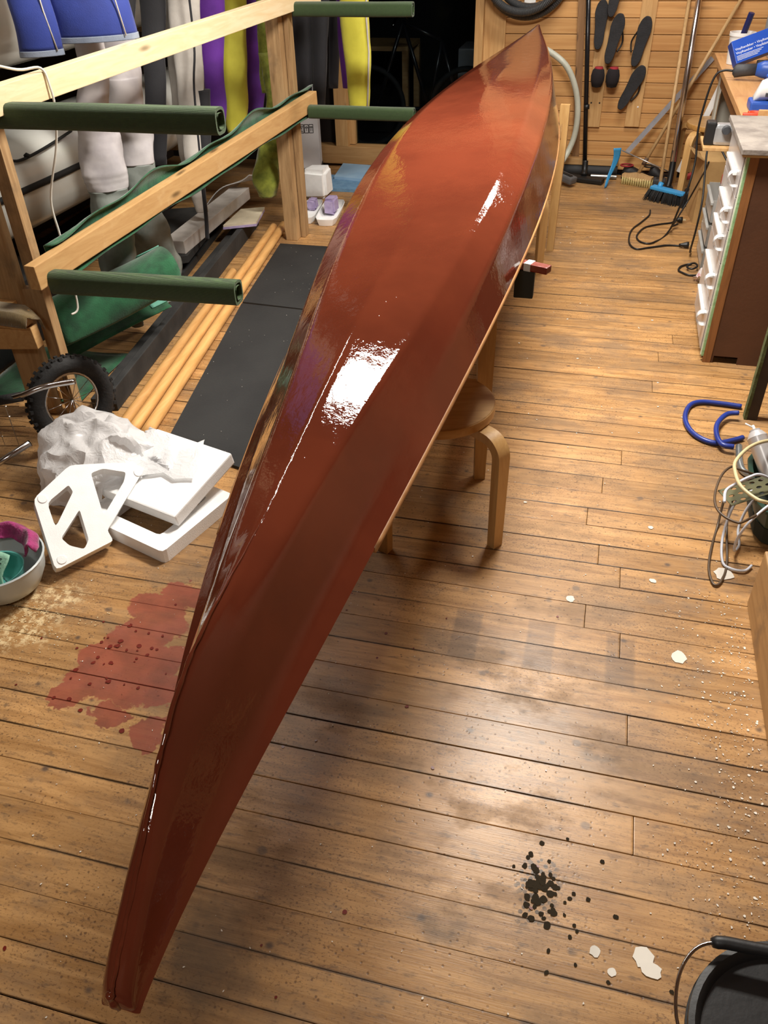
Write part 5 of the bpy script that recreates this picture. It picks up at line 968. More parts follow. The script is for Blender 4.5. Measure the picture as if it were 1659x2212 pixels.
def plug(p, d, parent_label=None):
    p = Vector(p); d = Vector(d).normalized(); mb = MB(); q = d.to_track_quat('Z', 'Y').to_matrix()
    return mb.lathe([(0.006, -0.012), (0.009, 0.0), (0.018, 0.03), (0.019, 0.045), (0.001, 0.046)], p, 14, q), p, d
def cord_thing(pts, label, plug_dir, name):
    t_ = thing(name, label, 'cable', Vector(pts[0])); MB().tube(smooth_path(pts, 6), 0.0055, 8).build('cord', M_blkc, t_, smooth=True)
    mb, p, d = plug(pts[0] if plug_dir else pts[-1], plug_dir); pb = mb.build('plug', M_blkc, t_, smooth=True)
    sd = d.cross(Vector((0, 0, 1))).normalized()
    for s_ in (-1, 1): MB().tube([p + d * 0.045 + sd * s_ * 0.009, p + d * 0.066 + sd * s_ * 0.009], 0.0025, 6).build('prong', plain('brass_pin', (206, 190, 150), rough=0.3, metal=0.9, bmp=0), pb)
ca_ = [Vector(p) for p in C['cordA']]; ca_ = ca_[:10] + [Vector((0.335, 5.90, 0.006))]; ca_[0].z = 0.02; ca_[0].x -= 0.06
cord_thing(ca_, 'black mains cord looping on the floor from the brass-pinned plug to the blue broom', (1, 0.05, 0.02), 'mains_cord')
cb_ = [Vector(p) for p in C['cordB'][:-2]] + [Vector((0.545, 5.72, 0.12)), Vector((0.585, 5.6, 0.30)), Vector((0.575, 5.3, 0.44)), Vector((0.57, 5.2, 0.50))]; cb_[0].z = 0.02; cb_[0].x -= 0.05
cord_thing(cb_, 'black mains cord with round plug rising from the floor to the bins', (1, 0.03, 0.02), 'mains_cord')
cord([(0.585, 4.74, 0.008), (0.54, 4.735, 0.008), (0.505, 4.766, 0.008), (0.485, 4.80, 0.008), (0.498, 4.859, 0.008), (0.535, 4.90, 0.008), (0.575, 4.89, 0.022), (0.585, 4.83, 0.026), (0.555, 4.80, 0.02), (0.53, 4.83, 0.02), (0.555, 4.87, 0.022)], 0.0055, M_blkc, 'cord_coil', 'small black cord coil on the floor against the cabinet')
cord([(0.565, 5.12, 0.012), (0.55, 5.02, 0.05), (0.55, 4.95, 0.2), (0.555, 4.98, 0.34), (0.55, 5.06, 0.45), (0.545, 5.15, 0.55), (0.55, 5.18, 0.62), (0.57, 5.1, 0.64), (0.64, 5.0, 0.56), (0.68, 4.99, 0.49)], 0.0055, M_blkc, 'tangled_cord', 'tangled black cord hanging beside the storage bins')
tag(MB().sheet(lambda u, v: (0.565 + 0.05 * u + 0.01 * math.sin(6 * v), 4.62 + 0.07 * v, 0.02 + 0.06 * u + 0.015 * math.sin(7 * u + 4 * v)), 8, 8, 0.001).build('crisp_wrapper', plain('red_white_wrapper', (214, 214, 214), (190, 44, 74), 30, 0.35, 0.2)), 'crumpled red and white wrapper on the floor by the cabinet', 'wrapper')

# ------------------------------------------------------------------ brooms, poles and wall things at the back
M_stick = wood('broom_stick', (190, 158, 112), (160, 126, 84), 'Z', 0.55, 0.8, False)
t = thing('bristle_broom', 'wooden broom with cream bristles leaning against the back wall', 'broom', (0.23, 6.5, 0.0))
MB().tube([(0.236, 6.505, 0.075), (0.735, 6.755, 1.16)], 0.012, 10).build('stick', M_stick, t, smooth=True)
MB().tube([(0.266, 6.52, 0.14), (0.286, 6.53, 0.185)], 0.016, 10).build('ferrule', plain('brown_ferrule', (96, 76, 62), rough=0.5), t, smooth=True)
ba, bb = Vector((0.135, 6.545, 0.062)), Vector((0.345, 6.462, 0.062)); bd_ = (bb - ba).normalized()
mb = MB(); mb.loft([[ba + (bb - ba) * u + Vector((0, 0, a[1] * k)) + Vector((bd_.y, -bd_.x, 0)) * a[0] for a in ((-0.026, -0.016), (0.026, -0.016), (0.022, 0.014), (-0.022, 0.014))] for u, k in ((0, 0.7), (0.15, 0.8), (0.35, 1.5), (0.5, 1.9), (0.65, 1.5), (0.85, 0.8), (1, 0.7))]); mb.build('head', M_stick, t, angle=50)
M_bris = plain('cream_bristle', (226, 214, 152), (200, 186, 124), 60, 0.8, 0.6, 200)
for k in range(13):
    for s_ in (-1, 1):
        p = ba + (bb - ba) * ((k + 0.5) / 13) + Vector((bd_.y, -bd_.x, 0)) * 0.02 * s_; MB().lathe([(0.0085, 0.0), (0.0075, 0.042), (0.006, 0.055)], (p.x, p.y - 0.012 * (s_ < 0), 0.001), 6).build('bristle_tuft', M_bris, t, smooth=True)
t = thing('blue_broom', 'broom with blue head and thick black bristles on a long stick', 'broom', (0.44, 6.12, 0.0))
MB().tube([(0.386, 6.165, 0.085), (0.40, 6.762, 1.18)], 0.012, 10).build('stick', M_stick, t, smooth=True)
ba, bb = Vector((0.335, 6.178, 0.085)), Vector((0.555, 6.052, 0.075)); bd_ = (bb - ba).normalized()
M_bb = plain('broom_blue', (58, 148, 204), (48, 130, 186), 6, 0.4, 0)
MB().beam(ba, bb, 0.06, 0.022, bev=0.006).build('head', M_bb, t); MB().tube([(0.382, 6.155, 0.075), (0.395, 6.175, 0.115)], 0.018, 10).build('socket', M_bb, t, smooth=True)
mb = MB(); RB = random.Random(5); sdv = Vector((bd_.y, -bd_.x, 0))
for k in range(260):
    u = RB.random(); s_ = RB.uniform(-1, 1); p = ba + (bb - ba) * (u * 1.06 - 0.03) + sdv * 0.03 * s_; q = Vector((p.x, p.y, 0.002)) + sdv * 0.022 * s_ + bd_ * (u - 0.5) * 0.05 + sdv * 0.008; p.z = 0.072; mb.tube([p, (p + q) / 2 + sdv * 0.004, q], [0.004, 0.0035, 0.002], 4)
o = mb.build('bristles', plain('black_bristle', (24, 23, 24), rough=0.8, bmp=0), t); o['kind'] = 'stuff'
t = thing('suction_pipe', 'chrome vacuum pipe with black foot leaning against the back wall', 'pipe', (0.47, 6.4, 0.0))
MB().tube([(0.462, 6.40, 0.20), (0.455, 6.745, 1.45)], 0.0205, 14).build('chrome_tube', plain('chrome', (214, 212, 216), (200, 198, 204), 3, 0.22, 0, metal=1.0), t, smooth=True)
MB().tube(smooth_path([(0.461, 6.42, 0.27), (0.462, 6.39, 0.16), (0.458, 6.36, 0.075), (0.452, 6.34, 0.04)]), 0.021, 12).build('elbow', M_blkc, t, smooth=True)
MB().box((0.452, 6.325, 0.028), (0.07, 0.08, 0.05), Matrix.Rotation(0.1, 3, 'Z'), 0.012).build('foot', M_blkc, t)
tag(MB().beam((0.14, 6.62, 0.20), (0.625, 6.772, 0.80), 0.012, 0.034, up=(-0.77, 0, 0.63)).build('aluminium_bar', plain('brushed_aluminium', (176, 178, 186), (158, 160, 168), 12, 0.4, 0, metal=0.6)), 'flat aluminium bar leaning diagonally across the back wall', 'bar')
tag(MB().beam((0.53, 6.60, 0.08), (0.80, 6.76, 0.92), 0.012, 0.04, up=(-0.95, 0, 0.31)).build('white_batten', M_whp), 'narrow white batten leaning behind the birch stool', 'batten')
tag(MB().tube([(0.94, 6.745, 0.001), (0.95, 6.748, 1.4)], 0.028, 12).build('grey_pipe', plain('grey_pvc', (128, 130, 130), rough=0.5), smooth=True), 'thick grey pipe standing in the corner behind the workbench', 'pipe')
tag(MB().tube([(0.10, 6.50, 0.24), (0.45, 6.40, 0.13)], 0.004, 6).build('thin_rod', plain('steel_rod', (196, 196, 196), rough=0.3, metal=0.8), smooth=True), 'thin steel rod lying over the clutter by the back wall', 'rod')
# coiled hose on the wall
def hose_mat():
    m, nt, b = base_mat('corrugated_hose'); uv = objco(nt); b.inputs['Base Color'].default_value = s2l((66, 68, 70)); b.inputs['Roughness'].default_value = 0.35
    mp = mapped(nt, uv, (1, 1, 1)); g = N(nt, 'ShaderNodeTexGradient'); g.gradient_type = 'RADIAL'; sp = nt.nodes.new('ShaderNodeSeparateXYZ'); L(nt, uv, sp.inputs[0]); cb = nt.nodes.new('ShaderNodeCombineXYZ'); L(nt, sp.outputs[0], cb.inputs[0]); L(nt, sp.outputs[2], cb.inputs[1]); L(nt, cb.outputs[0], g.inputs[0])
    sn = math_n(nt, 'SINE', math_n(nt, 'MULTIPLY', g.outputs['Fac'], 900.0)); bump(nt, b, sn, 0.7, 0.004); return m
t = thing('coiled_hose', 'dark grey corrugated vacuum hose coiled on the back wall', 'hose', (-0.69, 6.70, 1.34))
for r_, y, dx, dz in ((0.29, 6.715, 0.0, 0.0), (0.25, 6.675, 0.03, 0.02), (0.27, 6.635, -0.02, 0.015)):
    o = MB().tube([(-0.69 + dx + r_ * math.cos(2 * PI * k / 64), y, 1.34 + dz + r_ * math.sin(2 * PI * k / 64)) for k in range(64)], 0.026, 12, False, True).build('hose_loop', hose_mat() if r_ == 0.29 else bpy.data.materials['corrugated_hose'], t, smooth=True)
hk = MB().tube([(-0.69, 6.779, 1.70), (-0.69, 6.60, 1.595), (-0.69, 6.585, 1.63)], 0.008, 8).build('wall_hook', M_lgrey, t, smooth=True)
t = thing('wall_socket', 'small white wall switch behind the coiled hose', 'switch', (-0.67, 6.775, 1.08))
MB().bx(-0.71, -0.63, 6.762, 6.7795, 1.075, 1.155, 0.004).build('plate', M_whp, t); MB().bx(-0.675, -0.665, 6.760, 6.763, 1.11, 1.118).build('lamp_dot', M_dgrey, t)
t = thing('vacuum_hose', 'pale grey bent vacuum hose with grey floor nozzle by the back wall', 'hose', (-0.30, 6.6, 0.0))
MB().tube(smooth_path([(-0.62, 6.66, 0.90), (-0.463, 6.62, 0.832), (-0.358, 6.60, 0.755), (-0.285, 6.60, 0.624), (-0.25, 6.60, 0.473), (-0.252, 6.60, 0.316), (-0.285, 6.58, 0.202), (-0.325, 6.53, 0.13), (-0.345, 6.48, 0.09)]), 0.021, 12).build('hose', plain('pale_hose', (188, 190, 176), (170, 172, 158), 8, 0.45, 0.3, 40), t, smooth=True)
MB().box((-0.30, 6.43, 0.062), (0.22, 0.08, 0.05), Matrix.Rotation(-0.62, 3, 'Z') @ Matrix.Rotation(0.15, 3, 'Y'), 0.014).build('nozzle', plain('grey_nozzle', (92, 92, 94), rough=0.45), t)
MB().box((-0.30, 6.427, 0.089), (0.17, 0.03, 0.006), Matrix.Rotation(-0.62, 3, 'Z') @ Matrix.Rotation(0.15, 3, 'Y'), 0.002).build('nozzle_slot', M_blkc, t)
t = thing('vacuum_wand', 'black vacuum wand with wide floor head leaning on the back wall', 'pipe', (-0.15, 6.55, 0.0))
MB().tube([(-0.155, 6.62, 0.10), (-0.30, 6.70, 1.5)], 0.0165, 12).build('tube', plain('black_metal_tube', (34, 34, 38), rough=0.25, metal=0.4), t, smooth=True)
MB().tube([(-0.19, 6.635, 0.48), (-0.193, 6.637, 0.51)], 0.021, 12).build('collar', M_blkc, t, smooth=True)
MB().tube(smooth_path([(-0.153, 6.62, 0.13), (-0.15, 6.60, 0.07), (-0.15, 6.56, 0.04)]), 0.022, 10).build('neck', M_blkc, t, smooth=True)
MB().box((-0.155, 6.535, 0.02), (0.32, 0.085, 0.036), Matrix.Rotation(-0.28, 3, 'Z'), 0.01).build('floor_head', M_blkc, t)
tag(MB().beam((-0.225, 6.766, 0.001), (-0.345, 6.766, 1.6), 0.02, 0.05, up=(1, 0, 0.07)).build('brown_lath', wood('brown_lath_wood', (150, 112, 74), (120, 86, 54), 'Z', 0.6)), 'brown lath standing against the wall behind the vacuum wand', 'lath')
# boards with soles
M_sole = plain('black_rubber_sole', (38, 38, 42), (28, 28, 31), 12, 0.8, 0.5, 90)
bw1 = tag(MB().bx(-0.185, -0.085, 6.758, 6.7785, 0.335, 1.5, 0.002).build('shoe_board', M_trim), 'pale board on the back wall carrying the pair with red lining', 'board')
bw2 = tag(MB().bx(0.095, 0.20, 6.758, 6.7785, 0.345, 1.5, 0.002).build('shoe_board', M_trim), 'pale board on the back wall carrying two separate black soles', 'board')
for x in (-0.165, -0.105): MB().lathe([(0.006, 0), (0.006, 0.002), (0.001, 0.002)], (x, 6.759, 0.50), 8, Matrix.Rotation(PI / 2, 3, 'X')).build('screw', M_blkc, bw1)
MB().lathe([(0.006, 0), (0.006, 0.003), (0.001, 0.004)], (0.172, 6.759, 0.48), 8, Matrix.Rotation(PI / 2, 3, 'X')).build('screw', M_whp, bw2)
def sole(cx_, cz_, ang, ln, y, label, strap=True, flip=1):
    t_ = thing('rubber_sandal', label, 'sandal', (cx_, y, cz_ - ln / 2)); out = []; ca, sa = math.cos(ang), math.sin(ang)
    tab = ((-0.5, 0.11), (-0.35, 0.125), (-0.1, 0.112), (0.08, 0.13), (0.25, 0.165), (0.4, 0.16), (0.5, 0.13))
    for k in range(40):
        a = 2 * PI * k / 40; v = math.cos(a) * 0.5; j = max(i for i in range(6) if tab[i][0] <= v + 1e-9); f_ = (v - tab[j][0]) / (tab[j + 1][0] - tab[j][0]); wd = tab[j][1] * (1 - f_) + tab[j + 1][1] * f_
        sg = math.sin(a); u = (1 if sg > 0 else -1) * abs(sg) ** 0.62 * wd + 0.02 * flip * math.sin(PI * v); out.append((u * ln, v * ln))
    def P(u, v, d): return Vector((cx_ + u * ca + v * sa, y - d, cz_ - u * sa + v * ca))
    mb = MB(); mb.loft([[P(u, v, 0.0) for u, v in out], [P(u * 1.02, v * 1.01, 0.006) for u, v in out], [P(u * 1.02, v * 1.01, 0.016) for u, v in out], [P(u * 0.97, v * 0.98, 0.021) for u, v in out]]); mb.build('sole', M_sole, t_, angle=45)
    if strap: MB().tube(smooth_path([P(0.13 * ln * flip, -0.25 * ln, 0.0), P(0.2 * ln * flip, -0.05 * ln, -0.012), P(0.14 * ln * flip, 0.18 * ln, 0.0)]), 0.006, 6).build('strap', M_blkc, t_, smooth=True)
sole(0.125, 0.90, 0.22, 0.31, 6.735, 'black rubber sandal sole hanging at the top of the right-hand shoe board', True, -1)
sole(0.105, 0.61, 0.38, 0.31, 6.735, 'black rubber sandal sole hanging at the foot of the right-hand shoe board', True, 1)
sole(-0.06, 0.92, 0.12, 0.31, 6.70, 'black rubber sandal sole above the red-lined shoe pair', True, 1)
sole(-0.165, 1.0, 0.05, 0.30, 6.735, 'black rubber sandal sole partly behind the vacuum wand', False, -1)
sole(-0.085, 1.20, 0.08, 0.30, 6.71, 'black rubber sandal sole highest on the left-hand shoe board', False, 1)
M_redl = plain('red_lining', (150, 34, 44), rough=0.8)
for k, (x, lb) in enumerate(((-0.140, 'black ball-toed shoe with red lining nearer the vacuum wand'), (-0.035, 'black ball-toed shoe with red lining nearer the right-hand shoe board'))):
    t = thing('slipper', lb, 'shoe', (x, 6.70, 0.63))
    MB().lathe([(0.001, -0.07), (0.034, -0.062), (0.046, -0.025), (0.048, 0.01), (0.040, 0.046), (0.026, 0.058)], (x, 6.705, 0.68), 20).build('toe', plain('black_fleece', (28, 22, 26), rough=0.95), t, smooth=True)
    MB().lathe([(0.024, 0.0), (0.034, -0.012), (0.028, 0.010)], (x + 0.002, 6.705, 0.735), 16).build('lining', M_redl, t, smooth=True)
# low clutter along the skirting
tag(MB().beam((-0.42, 6.712, 0.105), (0.09, 6.712, 0.105), 0.06, 0.045, bev=0.002).build('pine_batten', M_trimx), 'short pine batten lying on the black tube by the back wall', 'batten')
tag(MB().tube([(-0.4, 6.703, 0.042), (0.09, 6.70, 0.042)], 0.04, 14).build('black_tube', plain('black_foam_tube', (38, 38, 40), rough=0.7), angle=40), 'thick black foam tube lying along the back wall', 'tube')
tag(MB().tube([(-0.10, 6.635, 0.017), (0.09, 6.635, 0.017)], 0.016, 10).build('steel_tube', M_hrail, angle=40), 'thin steel tube on the floor in front of the foam tube', 'tube')
def dust(u, v): z = 0.255 - 0.25 * v; return (0.095 - 0.055 * v - 0.055 * u * (1 - 0.75 * v) + 0.012 * math.sin(5 * v), 6.50 - 0.10 * v * v + 0.03 * math.sin(3 * v) - 0.02 * u, z)
tag(MB().sheet(dust, 5, 14, 0.004).build('blue_strip', M_bb, smooth=True), 'bent blue plastic strip standing between the vacuum head and the cream broom', 'strip')
for (c, sz, rz), lb in zip((((0.215, 6.67, 0.05), (0.18, 0.10, 0.10), 0.1), ((0.38, 6.66, 0.055), (0.12, 0.10, 0.11), -0.1)), ('black shoe with red trim lying behind the cream broom', 'black shoe lying behind the birch stool leg')):
    t = thing('black_shoe', lb, 'shoe', (c[0], c[1], 0.0)); rm = Matrix.Rotation(rz, 3, 'Z'); rings_ = []
    for u, wd, h_ in ((-0.5, 0.3, 0.5), (-0.42, 0.75, 0.9), (-0.2, 0.9, 1.0), (0.1, 0.85, 0.75), (0.35, 0.95, 0.5), (0.48, 0.6, 0.35), (0.5, 0.2, 0.2)):
        rings_.append([Vector((c[0], c[1], 0.001)) + rm @ Vector((u * sz[0], math.cos(2 * PI * k / 14) * wd * sz[1] / 2, (1 + math.sin(2 * PI * k / 14)) / 2 * h_ * sz[2])) for k in range(14)])
    MB().loft(rings_).build('upper', plain('black_shoe_leather', (26, 24, 25), rough=0.6) if rz > 0 else bpy.data.materials['black_shoe_leather'], t, smooth=True)
    MB().tube([Vector((c[0], c[1], 0.098)) + rm @ Vector((-0.06 + 0.045 * math.cos(2 * PI * k / 16), 0.035 * math.sin(2 * PI * k / 16), 0)) for k in range(16)], 0.006, 6, False, True).build('collar', M_redl if rz > 0 else M_blkc, t, smooth=True)
for (c, sz, rz), lb in zip((((0.40, 6.52, 0.025), (0.09, 0.09, 0.049), -0.1), ((0.62, 6.28, 0.022), (0.11, 0.10, 0.043), -0.2)), ('dark grey flat case beside the cream bristle broom', 'dark grey flat case below the birch stool')):
    t = thing('flat_case', lb, 'case', (c[0], c[1], 0)); MB().box(c, sz, Matrix.Rotation(rz, 3, 'Z'), 0.006).build('case', M_dgrey, t); MB().box((c[0], c[1] + 0.01, c[2] + sz[2] / 2 + 0.001), (0.05, 0.03, 0.004), Matrix.Rotation(rz, 3, 'Z')).build('recess', M_blkc, t)
tag(MB().box((0.585, 6.42, 0.10), (0.10, 0.05, 0.03), Matrix.Rotation(0.3, 3, 'Z') @ Matrix.Rotation(-0.3, 3, 'Y'), 0.006).build('red_block', plain('dull_red_plastic', (190, 66, 66), rough=0.5)), 'red plastic piece among the things below the birch stool', 'block')

# ------------------------------------------------------------------ dim things in the store room behind the glass
t = thing('bicycle_frame', 'black bicycle frame standing in the dark store room', 'bicycle', (-1.68, 7.3, 0.0)); M_bike = plain('black_bike_paint', (30, 30, 34), rough=0.3, bmp=0, coat=0.5)
pts = dict(a=(-1.72, 7.3, 0.95), b=(-1.95, 7.3, 0.32), c=(-1.50, 7.3, 0.32), d=(-1.40, 7.3, 0.82), e=(-2.05, 7.3, 0.34), f_=(-1.25, 7.3, 0.34))
for p, q in (('a', 'c'), ('c', 'd'), ('a', 'd'), ('b', 'a'), ('b', 'c'), ('d', 'f_'), ('c', 'f_')): MB().tube([pts[p], pts[q]], 0.016, 8).build('frame_tube', M_bike, t, smooth=True)
for x in (-2.02, -1.18): MB().tube([(x + 0.3 * math.cos(2 * PI * k / 40), 7.3, 0.325 + 0.3 * math.sin(2 * PI * k / 40)) for k in range(40)], 0.022, 8, False, True).build('wheel', M_tyre, t, smooth=True)
MB().tube(smooth_path([(-1.74, 7.05, 0.95), (-1.73, 7.2, 1.02), (-1.72, 7.3, 1.04), (-1.73, 7.4, 1.02), (-1.74, 7.55, 0.95)]), 0.012, 8).build('handlebar', M_chr, t, smooth=True)
tag(MB().bx(-2.6, -1.75, 7.6, 8.1, 0.70, 0.735, 0.002).bx(-2.6, -2.55, 7.6, 7.65, 0.0, 0.70).bx(-2.6, -2.55, 8.05, 8.1, 0, 0.70).bx(-1.8, -1.75, 8.05, 8.1, 0, 0.70).bx(-1.8, -1.75, 7.6, 7.65, 0, 0.70).build('store_table', M_trimx), 'plain wooden table in the dark store room', 'table')
tag(MB().bx(-1.30, -0.85, 7.5, 7.9, 0.42, 0.74, 0.01).build('plastic_bin', clear('smoky_bin', (0.55, 0.57, 0.6), 0.2, 0.4)), 'translucent storage bin stacked in the dark store room', 'bin')
tag(MB().bx(-1.36, -0.8, 7.45, 7.95, 0.0, 0.419, 0.01).build('store_chest', plain('dark_chest', (46, 44, 46), rough=0.6)), 'dark chest below the translucent bin in the store room', 'chest')
tag(MB().grid(lambda u, v: (lambda p: p + mnoise.noise_vector(p * 8) * 0.05)(Vector((-1.35 + 0.10 * math.cos(2 * PI * u) * math.cos(v * 1.5), 7.02 + 0.10 * math.sin(2 * PI * u) * math.cos(v * 1.5), 0.03 + 0.26 * math.sin(v * 1.5)))), 30, 12).build('white_sack', plain('white_sack_cloth', (196, 196, 198), rough=0.7), angle=40), 'crumpled white sack on the store room floor', 'sack')

# ------------------------------------------------------------------ right edge: board, reel, hose, caddy, box, bucket
t = thing('standing_plank', 'dark plank with rough green edging standing upright before the cabinet', 'plank', (0.72, 3.18, 0.0))
MB().bx(0.705, 0.745, 3.165, 3.20, 0.001, 0.95, 0.002).build('board', plain('dark_brown_board', (58, 44, 32), (40, 30, 22), 6, 0.7), t)
MB().sheet(lambda u, v: (0.705 - 0.012 * v, 3.163 + 0.002 * math.sin(40 * u), 0.002 + 0.945 * u + 0.0), 40, 2, 0.036).build('green_edging', plain('olive_foam_edge', (92, 100, 58), (70, 78, 42), 40, 0.9, 0.6, 120), t)
M_can = plain('spray_can_metal', (206, 204, 204), (188, 186, 188), 6, 0.3, 0, metal=0.35)
t = thing('cable_reel', 'blue and red cable reel with steel rim behind the upright green-edged plank', 'reel', (0.86, 3.02, 0.0))
rcx, rcy, rcz = 0.865, 3.05, 0.19; rx_ = Vector((0.5, -0.86, 0)).normalized(); ra = rx_.cross(Vector((0, 0, 1)))
ringp = lambda r_, d: [Vector((rcx, rcy, rcz)) + ra * d + (rx_ * math.cos(2 * PI * k / 40) + Vector((0, 0, 1)) * math.sin(2 * PI * k / 40)) * r_ for k in range(40)]
MB().tube(ringp(0.178, 0.0), 0.009, 8, False, True).build('steel_rim', M_chr, t, smooth=True)
MB().loft([ringp(0.17, -0.012), ringp(0.17, 0.012)]).build('drum_plate', plain('reel_white', (206, 206, 206), rough=0.4), t)
for k in range(6): MB().tube(ringp(0.08 + 0.014 * (k % 3), -0.03 - 0.016 * (k // 3)), 0.009, 8, False, True).build('cable_turn', M_blue, t, smooth=True)
for k, (dz, dd) in enumerate(((0.13, -0.02), (0.02, -0.03), (-0.06, -0.025))): MB().box(Vector((rcx, rcy, rcz + dz)) - rx_ * (0.10 + 0.02 * k) + ra * (-0.03), (0.05, 0.04, 0.075), Matrix.Rotation(0.3 * k, 3, 'Z'), 0.01).build('red_catch', plain('catch_red', (196, 56, 44), rough=0.4) if k == 0 else bpy.data.materials['catch_red'], t)
MB().bx(rcx - 0.06, rcx + 0.06, rcy - 0.06, rcy + 0.06, 0.0005, 0.02, 0.004).build('foot', M_blkc, t)
cord(C['hose'][:1] + C['hose'][1:], 0.0105, plain('blue_hose', (34, 56, 140), (28, 46, 120), 5, 0.35, 0), 'blue_hose', 'blue hose looped on the floor beside the upright green-edged plank', 'hose')
cord([(0.665, 3.15, 0.036)] + C['hose2'][1:], 0.0105, bpy.data.materials['blue_hose'], 'blue_hose', 'inner loop of blue hose crossing over the larger loop', 'hose')
tag(MB().tube(smooth_path([(0.652, 2.925, 0.013), (0.648, 2.88, 0.013), (0.645, 2.80, 0.013), (0.655, 2.745, 0.013), (0.70, 2.715, 0.013), (0.74, 2.705, 0.013)]), 0.0125, 12).build('conduit', plain('galvanised_conduit', (160, 166, 168), (134, 140, 142), 20, 0.35, 0.1, metal=0.8), smooth=True), 'bent galvanised conduit on the floor by the green caddy', 'pipe')
M_dkgreen = plain('dark_green_plastic', (30, 58, 46), (24, 48, 38), 4, 0.4, 0)
t = thing('green_caddy', 'dark green plastic caddy overflowing with cables and brackets', 'caddy', (0.80, 2.45, 0.0))
CX, CY = 0.84, 2.47
def sq(rx, ry, z, n=28):
    out = []
    for k in range(n):
        a = 2 * PI * (k + 0.5) / n; c = math.cos(a); s_ = math.sin(a); q = (abs(c) ** 5 + abs(s_) ** 5) ** 0.2; out.append(Vector((CX + rx * c / q, CY + ry * s_ / q, z)))
    return out
MB().loft([sq(0.17, 0.15, 0.001), sq(0.195, 0.175, 0.02), sq(0.215, 0.20, 0.15), sq(0.225, 0.21, 0.155), sq(0.225, 0.21, 0.165), sq(0.21, 0.195, 0.165), sq(0.19, 0.17, 0.03), sq(0.1, 0.1, 0.02)]).build('tub', M_dkgreen, t, angle=40)
MB().loft([sq(0.197, 0.18, 0.02), sq(0.207, 0.19, 0.085), sq(0.10, 0.1, 0.10)]).build('contents', plain('dark_contents', (34, 44, 38), rough=0.9), t)
# spray can lying in the caddy
sa = Vector((-0.38, 0.70, 0.58)).normalized(); sq_ = sa.to_track_quat('Z', 'Y').to_matrix(); sb = Vector((0.685, 2.50, 0.165))
t = thing('spray_can', 'silver spray can leaning out of the green caddy', 'can', sb)
MB().lathe([(0.001, 0.0), (0.032, 0.0), (0.033, 0.004), (0.033, 0.14), (0.034, 0.143), (0.030, 0.15), (0.022, 0.163), (0.018, 0.166), (0.018, 0.172), (0.012, 0.172), (0.010, 0.166), (0.001, 0.166)], sb, 28, sq_).build('can', M_can, t, angle=35)
MB().lathe([(0.005, 0.166), (0.005, 0.185), (0.004, 0.19), (0.001, 0.19)], sb, 12, sq_).build('nozzle', M_whp, t, angle=35)
MB().tube([sb + sa * 0.18, sb + sa * 0.182 + Vector((-0.028, 0.01, 0.006))], 0.003, 8).build('straw', M_whp, t, smooth=True)
# perforated brackets
M_zinc = plain('yellow_zinc_plate', (92, 90, 60), (70, 70, 48), 10, 0.5, 0, metal=0.4)
def bracket(o, u, v, nu, nv, du, dv, label):
    o = Vector(o); u = Vector(u).normalized(); v = Vector(v); v = (v - u * v.dot(u)).normalized(); n = u.cross(v); hs = []
    for i in range(nu):
        for j in range(nv):
            c = o + u * du * (i + 0.5 + 0.25 * (j % 2)) + v * dv * (j + 0.5); hs.append([c + u * du * 0.3 * math.cos(2 * PI * k / 8) + v * dv * 0.22 * math.sin(2 * PI * k / 8) for k in range(8)])
    mb = plate_with_holes([o, o + u * du * (nu + 0.3), o + u * du * (nu + 0.3) + v * dv * nv, o + v * dv * nv], hs, n, 0.002); tag(mb.build('perforated_bracket', M_zinc), label, 'bracket')
bracket((0.50, 2.36, 0.176), (0.75, 0.45, 0.10), (0.35, -0.75, -0.10), 5, 3, 0.034, 0.026, 'yellow zinc perforated plate jutting from the caddy over the floor')
bracket((0.70, 2.30, 0.20), (0.8, 0.5, 0.05), (-0.3, 0.5, 0.25), 6, 4, 0.032, 0.026, 'yellow zinc perforated plate lying across the caddy rim')
M_brc = plain('brown_cable', (84, 66, 48), rough=0.45, bmp=0); M_whc = plain('white_cable', (206, 210, 220), rough=0.4, bmp=0); M_crc = plain('cream_cable', (206, 192, 148), rough=0.4, bmp=0)
cord([(0.70, 2.46, 0.17)] + C['brown'] + [(0.66, 2.30, 0.18)], 0.0042, M_brc, 'brown_cable', 'brown cable arching out over the side of the caddy')
cord([(0.68, 2.42, 0.175), (0.60, 2.44, 0.17), (0.556, 2.47, 0.10)] + [[a, b_, 0.006] for a, b_, c in C['brown2'][1:8]] + [(0.562, 2.40, 0.06), (0.60, 2.46, 0.16), (0.69, 2.44, 0.178)], 0.0042, M_brc, 'brown_cable', 'brown cable loop hanging from the caddy to the floor')
cord([(0.63, 2.20, 0.008)] + [[a, b_, 0.008] for a, b_, c in C['whitec'][1:4]] + [(0.542, 2.30, 0.05), (0.575, 2.38, 0.14), (0.66, 2.42, 0.175)], 0.0045, M_whc, 'white_cable', 'white cable running from the caddy along the floor to the wooden box')
cord(C['whitec2'] + [(0.70, 2.40, 0.20), (0.76, 2.42, 0.17)], 0.0048, M_whc, 'white_cable', 'white cable bent over the perforated plates')
cord([(0.80, 2.50, 0.20), (0.70, 2.55, 0.27)] + C['cream'] + [(0.70, 2.22, 0.24), (0.78, 2.30, 0.18)], 0.006, M_crc, 'cream_cable', 'thick cream cable arching high over the caddy')
cord([(0.80, 2.36, 0.18), (0.68, 2.30, 0.21), (0.60, 2.22, 0.19), (0.565, 2.20, 0.12), (0.575, 2.24, 0.03), (0.60, 2.30, 0.009), (0.60, 2.37, 0.03), (0.625, 2.40, 0.12), (0.70, 2.42, 0.19)], 0.0045, M_whc, 'white_cable', 'white cable looping down the near side of the green caddy')
